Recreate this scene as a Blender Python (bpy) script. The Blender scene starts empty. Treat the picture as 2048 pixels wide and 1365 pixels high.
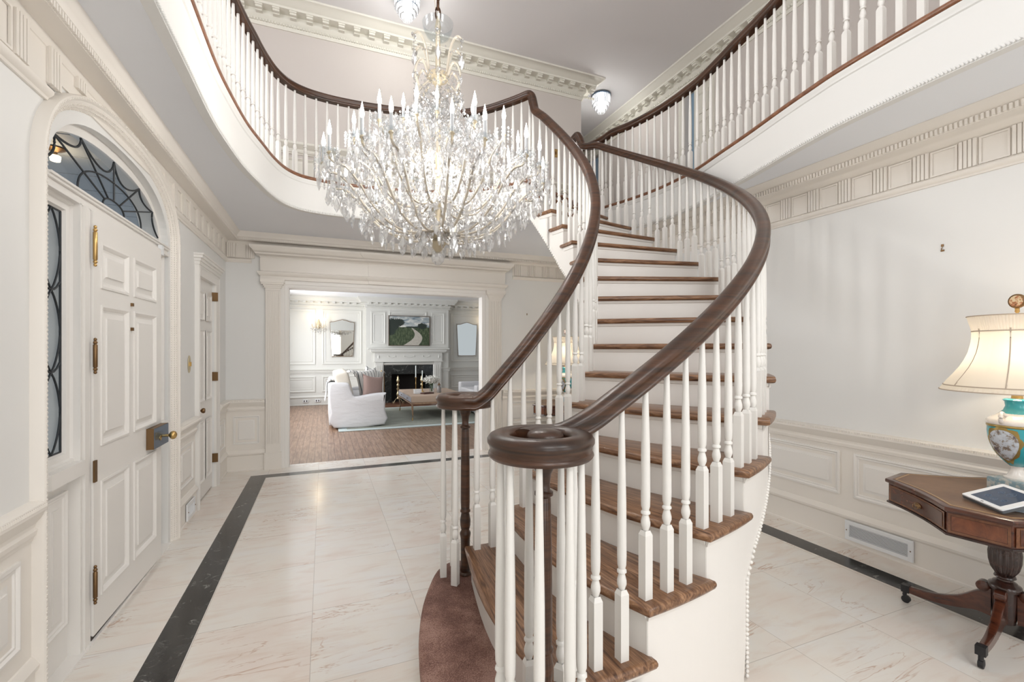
import bpy, math, random
from mathutils import Vector, Matrix
from mathutils.geometry import tessellate_polygon
random.seed(7)
PI = math.pi
S = bpy.context.scene

# ---------------------------------------------------------------- camera, world, light, exposure
YAW = math.atan(377 / 920)
cam_d = bpy.data.cameras.new('camera')
cam_d.sensor_width = 36; cam_d.lens = 36 * 920 / 2048; cam_d.shift_y = 16.5 / 2048
cam_d.clip_start = .05; cam_d.clip_end = 200
cam = bpy.data.objects.new('camera', cam_d); S.collection.objects.link(cam)
cam.location = (0, 0, 1.42); cam.rotation_euler = (PI / 2, 0, -YAW)
S.camera = cam
S.view_settings.view_transform = 'Standard'; S.view_settings.look = 'None'
S.view_settings.gamma = 1; S.view_settings.use_curve_mapping = False
S.view_settings.exposure = 0.44
w = bpy.data.worlds.new('daylight'); S.world = w; w.use_nodes = True
bg = w.node_tree.nodes['Background']; bg.inputs[0].default_value = (.86, .93, 1, 1); bg.inputs[1].default_value = .55
S.cycles.max_bounces = 9; S.cycles.diffuse_bounces = 5; S.cycles.glossy_bounces = 3
S.cycles.transmission_bounces = 7; S.cycles.transparent_max_bounces = 8
S.cycles.sample_clamp_indirect = 4; S.cycles.sample_clamp_direct = 12; S.cycles.use_denoising = True; S.cycles.adaptive_threshold = .015
S.cycles.caustics_reflective = False; S.cycles.caustics_refractive = False


def area(name, loc, target, size, power, col=(1, 1, 1)):
    d = bpy.data.lights.new(name, 'AREA'); d.shape = 'RECTANGLE'; d.size, d.size_y = size
    d.energy = power; d.color = col
    o = bpy.data.objects.new(name, d); S.collection.objects.link(o); o.location = loc
    o.rotation_euler = (Vector(target) - Vector(loc)).to_track_quat('-Z', 'Y').to_euler()
    return o


def point(name, loc, power, col, r=.03, parent=None):
    d = bpy.data.lights.new(name, 'POINT'); d.energy = power; d.color = col; d.shadow_soft_size = r
    o = bpy.data.objects.new(name, d); S.collection.objects.link(o); o.location = loc
    if parent: o.parent = parent
    return o


# added fill lights behind the camera and upper left; living room window daylight
for x_ in (.15, 2.55):
    area('window_daylight_hall', (x_, -2.52, 1.45), (x_, 4, 1.35), (1.5, 2.1), 17, (1, .985, .96))
    area('window_daylight_upper', (x_, -2.52, 4.4), (x_, 4, 4.3), (1.5, 1.8), 45, (1, .98, .95))
for y_ in (.8, 3.6): area('window_daylight_front', (-2.56, y_, 4.35), (4, y_, 4.0), (1.2, 1.6), 38, (.95, .975, 1))  # unseen fill lights added on the upper left wall
for y_ in (7.55, 9.45, 11.35): area('window_daylight_living', (-1.20, y_, 1.5), (4, y_, 1.0), (1.05, 1.55), 42, (.98, .985, 1))

# ---------------------------------------------------------------- materials
def mat(name, col, rough=.5, metal=0, **k):
    m = bpy.data.materials.new(name); m.use_nodes = True
    b = m.node_tree.nodes['Principled BSDF']
    b.inputs['Base Color'].default_value = (*col, 1); b.inputs['Roughness'].default_value = rough
    b.inputs['Metallic'].default_value = metal
    for a, v in k.items(): b.inputs[a.replace('_', ' ')].default_value = v
    return m


def nodes(m): return m.node_tree.nodes, m.node_tree.links, m.node_tree.nodes['Principled BSDF']


def ramp(N, stops, interp='LINEAR'):
    r = N.new('ShaderNodeValToRGB'); r.color_ramp.interpolation = interp
    e = r.color_ramp.elements
    e[0].position, e[0].color = stops[0][0], (*stops[0][1], 1)
    e[1].position, e[1].color = stops[-1][0], (*stops[-1][1], 1)
    for p, c in stops[1:-1]:
        x = e.new(p); x.color = (*c, 1)
    return r


def mth(N, L, op, a, b=None, c=None):
    n = N.new('ShaderNodeMath'); n.operation = op
    for i, v in enumerate((a, b, c)):
        if v is None: continue
        if isinstance(v, (int, float)): n.inputs[i].default_value = v
        else: L.new(v, n.inputs[i])
    return n.outputs[0]


def mix(N, L, f, a, b):
    n = N.new('ShaderNodeMix'); n.data_type = 'RGBA'
    if isinstance(f, (int, float)): n.inputs[0].default_value = f
    else: L.new(f, n.inputs[0])
    for i, v in ((6, a), (7, b)):
        if isinstance(v, tuple): n.inputs[i].default_value = (*v, 1)
        else: L.new(v, n.inputs[i])
    return n.outputs[2]


def noise(N, L, vec, scale, detail=3, rough=.5, dist=0):
    n = N.new('ShaderNodeTexNoise'); n.inputs['Scale'].default_value = scale
    n.inputs['Detail'].default_value = detail; n.inputs['Roughness'].default_value = rough
    n.inputs['Distortion'].default_value = dist
    if vec is not None: L.new(vec, n.inputs['Vector'])
    return n


def coords(N, L, kind='Object', scale=(1, 1, 1), rot=(0, 0, 0)):
    t = N.new('ShaderNodeTexCoord'); mp = N.new('ShaderNodeMapping')
    mp.inputs['Scale'].default_value = scale; mp.inputs['Rotation'].default_value = rot
    L.new(t.outputs[kind], mp.inputs['Vector']); return mp.outputs[0]


def bump(N, L, b, h, strength=.2, dist=.002):
    n = N.new('ShaderNodeBump'); n.inputs['Strength'].default_value = strength
    n.inputs['Distance'].default_value = dist; L.new(h, n.inputs['Height']); L.new(n.outputs[0], b.inputs['Normal'])


def paint(name, col, rough=.4, var=.03):
    m = mat(name, col, rough); N, L, b = nodes(m)
    v = coords(N, L, 'Object')
    n = noise(N, L, v, 1.3, 2)
    c2 = tuple(x * (1 - var) for x in col)
    L.new(mix(N, L, n.outputs[0], col, c2), b.inputs['Base Color'])
    n2 = noise(N, L, v, 90, 2); bump(N, L, b, n2.outputs[0], .06, .001)
    return m


def wood(name, dark, light, rough=.3, scale=(6, 60, 60), rot=(0, 0, 0), coat=0, grain=1.0):
    m = mat(name, dark, rough); N, L, b = nodes(m)
    v = coords(N, L, 'Object', scale, rot)
    n = noise(N, L, v, 1.0, 6, .65, .6)
    r = ramp(N, [(.3, dark), (.5, tuple((a + c) / 2 for a, c in zip(dark, light))), (.7, light)])
    L.new(n.outputs[0], r.inputs[0]); L.new(r.outputs[0], b.inputs['Base Color'])
    bump(N, L, b, n.outputs[0], .12 * grain, .001)
    if coat: b.inputs['Coat Weight'].default_value = coat; b.inputs['Coat Roughness'].default_value = .12
    return m


WALL = paint('painted wall', (.82, .822, .812), .5)
TRIM = paint('painted trim', (.85, .81, .755), .38)
TRIMW = paint('painted white trim', (.85, .83, .80), .38)
FASC = paint('painted fascia', (.79, .79, .775), .4)
CEIL = paint('ceiling paint', (.86, .885, .93), .7)
UPW = paint('upper wall paint', (.63, .59, .56), .7)
UPT = paint('upper cornice paint', (.76, .75, .68), .5)
LRW = paint('living room paint', (.70, .70, .665), .45)
BAL = paint('baluster paint', (.82, .81, .78), .35, .05)
RAIL = wood('handrail mahogany', (.012, .006, .004), (.100, .040, .017), .33, (3, 3, 40), coat=.12)
TREAD = mat('oak tread', (.2, .1, .05), .34, Coat_Weight=.15); N, L, b = nodes(TREAD)
g_ = N.new('ShaderNodeNewGeometry'); s_ = N.new('ShaderNodeSeparateXYZ'); L.new(g_.outputs['Position'], s_.inputs[0])
dx_, dy_ = mth(N, L, 'SUBTRACT', s_.outputs[0], .812), mth(N, L, 'SUBTRACT', s_.outputs[1], 3.55)
rr_ = mth(N, L, 'SQRT', mth(N, L, 'ADD', mth(N, L, 'MULTIPLY', dx_, dx_), mth(N, L, 'MULTIPLY', dy_, dy_)))
cb_ = N.new('ShaderNodeCombineXYZ'); L.new(mth(N, L, 'MULTIPLY', rr_, 5), cb_.inputs[0]); L.new(mth(N, L, 'MULTIPLY', mth(N, L, 'ARCTAN2', dy_, dx_), 130), cb_.inputs[1]); L.new(mth(N, L, 'MULTIPLY', s_.outputs[2], 40), cb_.inputs[2])
nn_ = noise(N, L, cb_.outputs[0], 1.0, 6, .62, 1.2); r_ = ramp(N, [(.28, (.045, .018, .009)), (.44, (.15, .070, .034)), (.56, (.25, .130, .066)), (.72, (.42, .24, .135))])
L.new(nn_.outputs[0], r_.inputs[0]); L.new(r_.outputs[0], b.inputs['Base Color']); bump(N, L, b, nn_.outputs[0], .25, .001)
NOSE = wood('oak nosing', (.12, .045, .022), (.30, .135, .070), .3, (20, 20, 60), coat=.2)
MAHOG = wood('table mahogany', (.035, .010, .006), (.12, .035, .016), .22, (5, 30, 30), coat=.5)
FLAME = wood('flame mahogany veneer', (.03, .008, .005), (.22, .065, .022), .2, (9, 14, 5), coat=.5)
INLAY = wood('satinwood banding', (.09, .030, .013), (.20, .08, .032), .25, (20, 20, 20), coat=.3)
DARKM = wood('dark carved mahogany', (.014, .006, .005), (.05, .018, .012), .25, (8, 8, 30), coat=.4)
BRASS = mat('brass', (.60, .40, .16), .28, 1)
OLDBR = mat('old brass', (.23, .14, .07), .45, 1)
STEEL = mat('blued steel', (.16, .22, .30), .3, 1)
BLACK = mat('black iron', (.012, .012, .014), .45)
LEAD = mat('lead came', (.02, .025, .03), .5)
WHITEM = mat('white enamel', (.82, .84, .86), .35)
GAP = mat('dark gap', (.05, .04, .035), .8)
LINEN = mat('white linen', (.70, .70, .70), .9)
PORC = mat('white porcelain', (.82, .77, .72), .15, Coat_Weight=.5)
MIRROR = mat('mirror', (.72, .73, .70), .02, 1)
WAX = mat('candle wax', (.75, .82, .80), .4)

GLASS = mat('crystal', (1, 1, 1), .02, 0, Transmission_Weight=1.0, IOR=1.52)
# window glass: thin pane
PANE = bpy.data.materials.new('window glass'); PANE.use_nodes = True
N, L = PANE.node_tree.nodes, PANE.node_tree.links
N.remove(N['Principled BSDF']); tr = N.new('ShaderNodeBsdfTransparent'); gl = N.new('ShaderNodeBsdfGlossy')
gl.inputs['Roughness'].default_value = .02; tr.inputs[0].default_value = (.93, .95, .96, 1)
mx = N.new('ShaderNodeMixShader'); mx.inputs[0].default_value = .07
L.new(tr.outputs[0], mx.inputs[1]); L.new(gl.outputs[0], mx.inputs[2]); L.new(mx.outputs[0], N['Material Output'].inputs[0])
# cut crystal: clear body with bright facets, cheap to trace
CRYS = bpy.data.materials.new('cut crystal'); CRYS.use_nodes = True
N, L = CRYS.node_tree.nodes, CRYS.node_tree.links
N.remove(N['Principled BSDF']); tr = N.new('ShaderNodeBsdfTransparent'); gl = N.new('ShaderNodeBsdfGlossy')
gl.inputs['Roughness'].default_value = .04; gs = N.new('ShaderNodeBsdfRefraction'); gs.inputs['IOR'].default_value = 1.35
gs.inputs['Roughness'].default_value = .03
mx = N.new('ShaderNodeMixShader'); mx.inputs[0].default_value = .30; m2 = N.new('ShaderNodeMixShader'); m2.inputs[0].default_value = .34
wt = N.new('ShaderNodeBsdfTranslucent'); wt.inputs[0].default_value = (.93, .96, 1, 1); gs.inputs[0].default_value = (1, 1, 1, 1); m3 = N.new('ShaderNodeMixShader'); m3.inputs[0].default_value = .55
L.new(gs.outputs[0], m3.inputs[1]); L.new(wt.outputs[0], m3.inputs[2])
L.new(tr.outputs[0], mx.inputs[1]); L.new(m3.outputs[0], mx.inputs[2])
L.new(mx.outputs[0], m2.inputs[1]); L.new(gl.outputs[0], m2.inputs[2]); L.new(m2.outputs[0], N['Material Output'].inputs[0])


FROST = bpy.data.materials.new('lit prism glass'); FROST.use_nodes = True
N, L = FROST.node_tree.nodes, FROST.node_tree.links
N.remove(N['Principled BSDF']); tr = N.new('ShaderNodeBsdfTransparent'); gl = N.new('ShaderNodeBsdfGlossy'); wt = N.new('ShaderNodeBsdfTranslucent')
gl.inputs['Roughness'].default_value = .05; wt.inputs[0].default_value = (.95, .97, 1, 1)
mx = N.new('ShaderNodeMixShader'); mx.inputs[0].default_value = .55; m2 = N.new('ShaderNodeMixShader'); m2.inputs[0].default_value = .2
L.new(tr.outputs[0], mx.inputs[1]); L.new(wt.outputs[0], mx.inputs[2]); L.new(mx.outputs[0], m2.inputs[1]); L.new(gl.outputs[0], m2.inputs[2]); L.new(m2.outputs[0], N['Material Output'].inputs[0])


def emis(name, col, strength):
    m = mat(name, (0, 0, 0), .5); N, L, b = nodes(m)
    b.inputs['Emission Color'].default_value = (*col, 1); b.inputs['Emission Strength'].default_value = strength
    return m


BULB = emis('lit bulb', (1, .94, .86), 14)
WARM = emis('warm bulb', (1, .80, .52), 7)


def marble_floor():
    m = mat('marble floor', (.8, .75, .7), .16); N, L, b = nodes(m)
    g = N.new('ShaderNodeNewGeometry'); sp = N.new('ShaderNodeSeparateXYZ'); L.new(g.outputs['Position'], sp.inputs[0])
    X, Y = sp.outputs[0], sp.outputs[1]
    fx = mth(N, L, 'DIVIDE', mth(N, L, 'ADD', X, .055 + 5.3), .53); fy = mth(N, L, 'DIVIDE', mth(N, L, 'ADD', Y, -2.717 + 6.0), .60)
    ix = mth(N, L, 'FLOOR', fx); iy = mth(N, L, 'FLOOR', fy)
    dx = mth(N, L, 'ABSOLUTE', mth(N, L, 'SUBTRACT', mth(N, L, 'FRACT', fx), .5))
    dy = mth(N, L, 'ABSOLUTE', mth(N, L, 'SUBTRACT', mth(N, L, 'FRACT', fy), .5))
    jx = mth(N, L, 'GREATER_THAN', dx, .5 - .0016 / .53); jy = mth(N, L, 'GREATER_THAN', dy, .5 - .0016 / .6)
    joint = mth(N, L, 'MAXIMUM', jx, jy)
    seed = mth(N, L, 'ADD', mth(N, L, 'MULTIPLY', ix, 3.17), mth(N, L, 'MULTIPLY', iy, 7.31))
    cb = N.new('ShaderNodeCombineXYZ'); L.new(X, cb.inputs[0]); L.new(Y, cb.inputs[1]); L.new(seed, cb.inputs[2])
    mp = N.new('ShaderNodeMapping'); mp.inputs['Rotation'].default_value = (0, 0, -.55); mp.inputs['Scale'].default_value = (1.2, 5.5, 1)
    L.new(cb.outputs[0], mp.inputs[0])
    nA = noise(N, L, cb.outputs[0], 2.0, 3, .6)          # clouds
    nB = noise(N, L, mp.outputs[0], 2.2, 6, .62, .7)     # streaks
    nC = noise(N, L, mp.outputs[0], .9, 5, .6, 1.6)      # long veins
    base = ramp(N, [(.32, (.79, .71, .65)), (.5, (.81, .775, .72)), (.68, (.80, .79, .77))]); L.new(nA.outputs[0], base.inputs[0])
    st = ramp(N, [(.50, (0, 0, 0)), (.72, (.5, .5, .5))]); L.new(nB.outputs[0], st.inputs[0])
    c = mix(N, L, st.outputs[0], base.outputs[0], (.68, .54, .45))
    vein = ramp(N, [(.488, (0, 0, 0)), (.499, (.75, .75, .75)), (.501, (.75, .75, .75)), (.512, (0, 0, 0))]); L.new(nC.outputs[0], vein.inputs[0])
    sel = ramp(N, [(.50, (0, 0, 0)), (.62, (1, 1, 1))]); L.new(noise(N, L, cb.outputs[0], 1.7, 2).outputs[0], sel.inputs[0])
    c = mix(N, L, mth(N, L, 'MULTIPLY', vein.outputs[0], sel.outputs[0]), c, (.50, .30, .20))
    c = mix(N, L, mth(N, L, 'MULTIPLY', joint, .6), c, (.40, .35, .31))
    # black border strip
    def inside(cx, hx, ymax):
        a = mth(N, L, 'SUBTRACT', mth(N, L, 'ABSOLUTE', mth(N, L, 'SUBTRACT', X, cx)), hx)
        return mth(N, L, 'MAXIMUM', a, mth(N, L, 'SUBTRACT', Y, ymax))
    out = mth(N, L, 'LESS_THAN', inside(1.28, 2.032, 5.87), 0); inn = mth(N, L, 'GREATER_THAN', inside(1.281, 1.871, 5.73), 0)
    strip = mth(N, L, 'MULTIPLY', out, inn)
    bn = noise(N, L, cb.outputs[0], 9, 6, .7, 2.0)
    bv = ramp(N, [(.50, (.030, .029, .028)), (.60, (.045, .044, .042)), (.72, (.30, .31, .29))]); L.new(bn.outputs[0], bv.inputs[0])
    c = mix(N, L, strip, c, bv.outputs[0])
    L.new(c, b.inputs['Base Color']); return m


def plank_floor():
    m = mat('oak strip floor', (.3, .2, .13), .32); N, L, b = nodes(m)
    g = N.new('ShaderNodeNewGeometry'); sp = N.new('ShaderNodeSeparateXYZ'); L.new(g.outputs['Position'], sp.inputs[0])
    X, Y = sp.outputs[0], sp.outputs[1]
    fx = mth(N, L, 'DIVIDE', mth(N, L, 'ADD', X, 20), .085); ix = mth(N, L, 'FLOOR', fx)
    fy = mth(N, L, 'ADD', mth(N, L, 'DIVIDE', Y, 1.0), mth(N, L, 'FRACT', mth(N, L, 'MULTIPLY', ix, .617)))
    iy = mth(N, L, 'FLOOR', fy)
    dx = mth(N, L, 'ABSOLUTE', mth(N, L, 'SUBTRACT', mth(N, L, 'FRACT', fx), .5)); dy = mth(N, L, 'ABSOLUTE', mth(N, L, 'SUBTRACT', mth(N, L, 'FRACT', fy), .5))
    j = mth(N, L, 'MAXIMUM', mth(N, L, 'GREATER_THAN', dx, .46), mth(N, L, 'GREATER_THAN', dy, .4965))
    cb = N.new('ShaderNodeCombineXYZ'); L.new(mth(N, L, 'MULTIPLY', X, 30), cb.inputs[0]); L.new(mth(N, L, 'MULTIPLY', Y, 3), cb.inputs[1])
    L.new(mth(N, L, 'ADD', mth(N, L, 'MULTIPLY', ix, 1.7), mth(N, L, 'MULTIPLY', iy, 5.3)), cb.inputs[2])
    n = noise(N, L, cb.outputs[0], 1, 5, .6, .5)
    r = ramp(N, [(.3, (.15, .085, .052)), (.5, (.26, .16, .105)), (.7, (.36, .24, .165))]); L.new(n.outputs[0], r.inputs[0])
    L.new(mix(N, L, mth(N, L, 'MULTIPLY', j, .7), r.outputs[0], (.06, .03, .02)), b.inputs['Base Color']); return m


def worn_step():
    m = mat('worn red-brown step', (.2, .1, .08), .75); N, L, b = nodes(m)
    v = coords(N, L, 'Object')
    n = noise(N, L, v, 260, 3); n2 = noise(N, L, v, 2.2, 4, .6)
    r = ramp(N, [(.43, (.10, .042, .031)), (.50, (.20, .100, .076)), (.58, (.38, .23, .185))])
    f = mth(N, L, 'ADD', mth(N, L, 'MULTIPLY', n.outputs[0], .35), mth(N, L, 'MULTIPLY', n2.outputs[0], .68))
    L.new(f, r.inputs[0]); L.new(r.outputs[0], b.inputs['Base Color']); bump(N, L, b, n.outputs[0], .5, .002); return m


MARBLE, PLANK, WORN = marble_floor(), plank_floor(), worn_step()

# ---------------------------------------------------------------- mesh building
def cr(pts, n=6, closed=False):
    """Catmull-Rom through points of any dimension."""
    P = [Vector(p) for p in pts]; out = []
    m = len(P); rng = range(m if closed else m - 1)
    for i in rng:
        if closed: a, b, c, d = P[i - 1], P[i], P[(i + 1) % m], P[(i + 2) % m]
        else: a, b, c, d = P[max(i - 1, 0)], P[i], P[i + 1], P[min(i + 2, m - 1)]
        for k in range(n):
            t = k / n
            out.append(.5 * ((2 * b) + (c - a) * t + (2 * a - 5 * b + 4 * c - d) * t * t + (3 * b - a - 3 * c + d) * t ** 3))
    if not closed: out.append(P[-1])
    return out


def resample(path, step):
    P = [Vector(p) for p in path]; out = [P[0].copy()]; need = step
    for a, b in zip(P, P[1:]):
        L_ = (b - a).length; pos = 0
        while L_ - pos >= need - 1e-9:
            pos += need; out.append(a.lerp(b, pos / L_)); need = step
        need -= (L_ - pos)
    return out


class MB:
    def __init__(s): s.v = []; s.f = []; s.M = None
    def add(s, vs, fs):
        o = len(s.v)
        s.v += [tuple(s.M @ Vector(v)) if s.M else tuple(v) for v in vs]; s.f += [tuple(i + o for i in f) for f in fs]; return s
    def box(s, x0, x1, y0, y1, z0, z1):
        return s.add([(x, y, z) for x in (x0, x1) for y in (y0, y1) for z in (z0, z1)],
                     [(0, 1, 3, 2), (4, 6, 7, 5), (0, 4, 5, 1), (2, 3, 7, 6), (0, 2, 6, 4), (1, 5, 7, 3)])
    def obox(s, c, size, rz=0, rx=0, ry=0):
        h = [q / 2 for q in size]; R = Matrix.Rotation(rz, 3, 'Z') @ Matrix.Rotation(ry, 3, 'Y') @ Matrix.Rotation(rx, 3, 'X')
        vs = [Vector(c) + R @ Vector((x * h[0], y * h[1], z * h[2])) for x in (-1, 1) for y in (-1, 1) for z in (-1, 1)]
        return s.add(vs, [(0, 1, 3, 2), (4, 6, 7, 5), (0, 4, 5, 1), (2, 3, 7, 6), (0, 2, 6, 4), (1, 5, 7, 3)])
    def rows(s, R, closed_u=True, cap=True):
        n = len(R[0]); vs = [p for r in R for p in r]; fs = []
        for i in range(len(R) - 1):
            for j in range(n if closed_u else n - 1):
                k = (j + 1) % n; fs.append((i * n + j, i * n + k, (i + 1) * n + k, (i + 1) * n + j))
        if cap and closed_u: fs.append(tuple(reversed(range(n)))); fs.append(tuple(range((len(R) - 1) * n, len(R) * n)))
        return s.add(vs, fs)
    def lathe(s, prof, c=(0, 0, 0), n=16, sx=1, sy=1):
        R = [[(c[0] + max(r, 1e-4) * sx * math.cos(2 * PI * j / n), c[1] + max(r, 1e-4) * sy * math.sin(2 * PI * j / n), c[2] + z) for j in range(n)] for r, z in prof]
        return s.rows(R)
    def tube(s, path, rad, n=8, cap=True):
        P = [Vector(p) for p in path]; R = []; up = Vector((0, 0, 1))
        for i, p in enumerate(P):
            t = (P[min(i + 1, len(P) - 1)] - P[max(i - 1, 0)]).normalized()
            a = t.cross(up)
            if a.length < .05: a = t.cross(Vector((1, 0, 0)))
            a.normalize(); b = a.cross(t); r = rad(i / (len(P) - 1)) if callable(rad) else rad
            R.append([p + a * r * math.cos(2 * PI * j / n) + b * r * math.sin(2 * PI * j / n) for j in range(n)])
        return s.rows(R, True, cap)
    def sweep(s, path, prof, closed=False, cap=True, zf=None):
        """profile (out, up): out along the left-hand normal of the path in plan."""
        P = [Vector((p[0], p[1], p[2] if len(p) > 2 else 0)) for p in path]; R = []; m = len(P)
        for i, p in enumerate(P):
            a = (p - P[i - 1]).xy if (i or closed) else None; b = (P[(i + 1) % m] - p).xy if (i < m - 1 or closed) else None
            a = a or b; b = b or a; a = a.normalized(); b = b.normalized()
            na, nb = Vector((-a.y, a.x)), Vector((-b.y, b.x)); n = na + nb
            n = n.normalized() if n.length > 1e-6 else na; k = 1 / max(n.dot(na), .35)
            R.append([(p.x + n.x * k * o, p.y + n.y * k * o, p.z + u) for o, u in prof])
        if closed: R.append(R[0])
        return s.rows(R, True, cap and not closed)
    def rail(s, path, prof):
        """profile (side, up) carried on a true 3-D frame"""
        P = [Vector(p) for p in path]; R = []; last = None
        for i, p in enumerate(P):
            t = (P[min(i + 1, len(P) - 1)] - P[max(i - 1, 0)]).normalized()
            h = Vector((t.x, t.y, 0))
            sd = Vector((-h.y, h.x, 0)).normalized() if h.length > .08 else last
            last = sd; u = t.cross(sd) * -1; u = sd.cross(t) * -1 if u.z < 0 else u
            R.append([p + sd * a + u * b for a, b in prof])
        return s.rows(R)
    def poly(s, pts, z, flip=False):
        vs = [(p[0], p[1], z) for p in pts]
        t = tessellate_polygon([[Vector(v) for v in vs]])
        return s.add(vs, [tuple(reversed(f)) if flip else tuple(f) for f in t])
    def slab(s, pts, z0, z1, r=.0, seg=2, top=True):
        n = len(pts); P = [Vector((p[0], p[1])) for p in pts]
        A = sum(P[i - 1].x * P[i].y - P[i].x * P[i - 1].y for i in range(n))
        if A < 0: P.reverse()
        nm = []
        for i in range(n):
            a = (P[i] - P[i - 1]).normalized(); b = (P[(i + 1) % n] - P[i]).normalized()
            na, nb = Vector((a.y, -a.x)), Vector((b.y, -b.x)); q = na + nb
            q = q.normalized() if q.length > 1e-6 else na; nm.append(q / max(q.dot(na), .5))
        lv = [(0, z0), (0, z1)] if r <= 0 else (
            [(-r * (1 - math.cos(PI / 2 * (1 - k / seg))), z0 + r * (1 - math.sin(PI / 2 * (1 - k / seg)))) for k in range(0, seg + 1)] +
            [(-r * (1 - math.cos(PI / 2 * k / seg)), z1 - r * (1 - math.sin(PI / 2 * k / seg))) for k in range(0, seg + 1)])
        R = [[(P[i].x + nm[i].x * o, P[i].y + nm[i].y * o, z) for i in range(n)] for o, z in lv]
        s.rows(R, True, False)
        s.poly([q[:2] for q in R[-1]], lv[-1][1]); s.poly([q[:2] for q in R[0]], lv[0][1], True)
        return s
    def panel(s, fr, u0, u1, v0, v1, prof, cap=True):
        """concentric rectangular mouldings on a plane. fr=(origin,u,v,n); prof=[(inset,height)]"""
        o, U, V, Nn = [Vector(q) for q in fr]; R = []
        for i, h in prof:
            R.append([o + U * a + V * b + Nn * h for a, b in ((u0 + i, v0 + i), (u1 - i, v0 + i), (u1 - i, v1 - i), (u0 + i, v1 - i))])
        s.rows(R, True, False)
        if cap: s.add(R[-1], [(0, 1, 2, 3)])
        return s
    def clampz(s, z0):
        s.v = [(x, y, max(z, z0)) for x, y, z in s.v]; s.f = [f for f in s.f if max(s.v[i][2] for i in f) > z0 + 1e-6]; return s
    def build(s, name, m, parent=None, smooth=38, link=True):
        me = bpy.data.meshes.new(name); me.from_pydata(s.v, [], s.f)
        import bmesh
        bm = bmesh.new(); bm.from_mesh(me); bmesh.ops.remove_doubles(bm, verts=bm.verts, dist=2e-5)
        bmesh.ops.recalc_face_normals(bm, faces=bm.faces); bm.to_mesh(me); bm.free()
        if smooth:
            me.polygons.foreach_set('use_smooth', [True] * len(me.polygons)); me.set_sharp_from_angle(angle=math.radians(smooth))
        for q in (m if isinstance(m, (list, tuple)) else [m]): me.materials.append(q)
        o = bpy.data.objects.new(name, me); S.collection.objects.link(o)
        if parent:
            o.parent = parent
            if parent.get('_w'): o.matrix_parent_inverse = Matrix.Translation(parent.location).inverted()
        return o


def tag(o, label, cat, group=None, kind=None):
    if label: o['label'] = label
    if cat: o['category'] = cat
    if group: o['group'] = group
    if kind: o['kind'] = kind
    return o


def thing(name, label, cat, loc=(0, 0, 0), rz=0, group=None, world=False, kind=None):
    o = bpy.data.objects.new(name, None); o.empty_display_size = .1; S.collection.objects.link(o)
    o.location = loc; o.rotation_euler = (0, 0, rz)
    if world: o['_w'] = 1
    return tag(o, label, cat, group, kind)


def struct(name, mb, m, label=None, smooth=38, parent=None, cat='structure'):
    o = mb.build(name, m, parent, smooth)
    if not parent: tag(o, label, cat, None, 'structure')
    return o


def dup(o, parent=None):
    c = o.copy(); S.collection.objects.link(c); c.parent = parent
    if parent: c.matrix_parent_inverse = o.matrix_parent_inverse.copy()
    for ch in list(o.children): dup(ch, c)
    return c


# frames for wall work: (origin, u, v, n)
XL, XR, YF = -1.045, 3.56, 6.16
FL = ((XL, 0, 0), (0, 1, 0), (0, 0, 1), (1, 0, 0))
FR = ((XR, 0, 0), (0, 1, 0), (0, 0, 1), (-1, 0, 0))
FF = ((0, YF, 0), (1, 0, 0), (0, 0, 1), (0, -1, 0))
RAISED = [(0, 0), (0, .016), (.012, .019), (.020, .010), (.030, .012), (.036, .002), (.044, .002), (.080, .012), (.081, .018)]
RAISED_S = [(0, 0), (0, .013), (.009, .015), (.016, .008), (.024, .009), (.029, .002), (.034, .002), (.060, .009), (.061, .014)]
ZC, Z2 = 2.77, 3.094


# ---------------------------------------------------------------- floors, walls
struct('floor', MB().box(-1.6, 3.9, -2.7, 6.27, -.1, 0), MARBLE, 'cream marble tile floor with a black marble border strip', 0)
struct('floor_living_room', MB().box(-1.05, 6.5, 6.27, 13.2, -.1, -.003), PLANK, 'brown oak strip floor of the living room', 0)

# left wall, pierced by the entrance arch (Y 2.45..4.13) and the closet door (Y 4.84..5.56)
AC, AA = 3.25, .915; AY0, AY1 = AC - AA + .12, AC + AA - .12
wl = MB()
wl.box(XL - .16, XL, -2.6, AY0, 0, ZC); wl.box(XL - .16, XL, AY1, 4.88, 0, ZC)
wl.box(XL - .16, XL, 5.56, YF + .15, 0, ZC); wl.box(XL - .16, XL, 4.88, 5.56, 2.09, ZC)
def arch_pts(a, z0, b, n=28, p=2.4, legs=True, zb=0):
    q = []
    for i in range(n + 1):
        t = PI * i / n; c, s_ = math.cos(t), math.sin(t)
        q.append((AC - a * math.copysign(abs(c) ** (2 / p), c), z0 + b * abs(s_) ** (2 / p)))
    if legs: q = [(AC - a, zb)] + q + [(AC + a, zb)]
    return q
ap = arch_pts(AA - .12, 2.13, .40)
for (y0, z0), (y1, z1) in zip(ap, ap[1:]):
    if y1 > y0 + 1e-6:
        wl.add([(XL, y0, z0), (XL, y1, z1), (XL, y1, ZC), (XL, y0, ZC)], [(0, 1, 2, 3)])
        wl.add([(XL - .16, y0, z0), (XL - .16, y1, z1), (XL, y1, z1), (XL, y0, z0)], [(0, 1, 2, 3)])
struct('wall_left', wl, WALL, 'white front wall with the arched entrance', 0)
struct('wall_right', MB().box(XR, XR + .15, -2.6, YF + .1, 0, ZC), WALL, 'plain white wall behind the lamp table', 0)
OX0, OX1, OZ = -.39, 2.07, 2.16
wf = MB().box(XL - .1, OX0, YF, YF + .12, 0, ZC).box(OX1, XR + .15, YF, YF + .12, 0, ZC).box(OX0, OX1, YF, YF + .12, OZ, ZC)
struct('wall_far', wf, WALL, 'white wall around the cased opening to the living room', 0)

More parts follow.
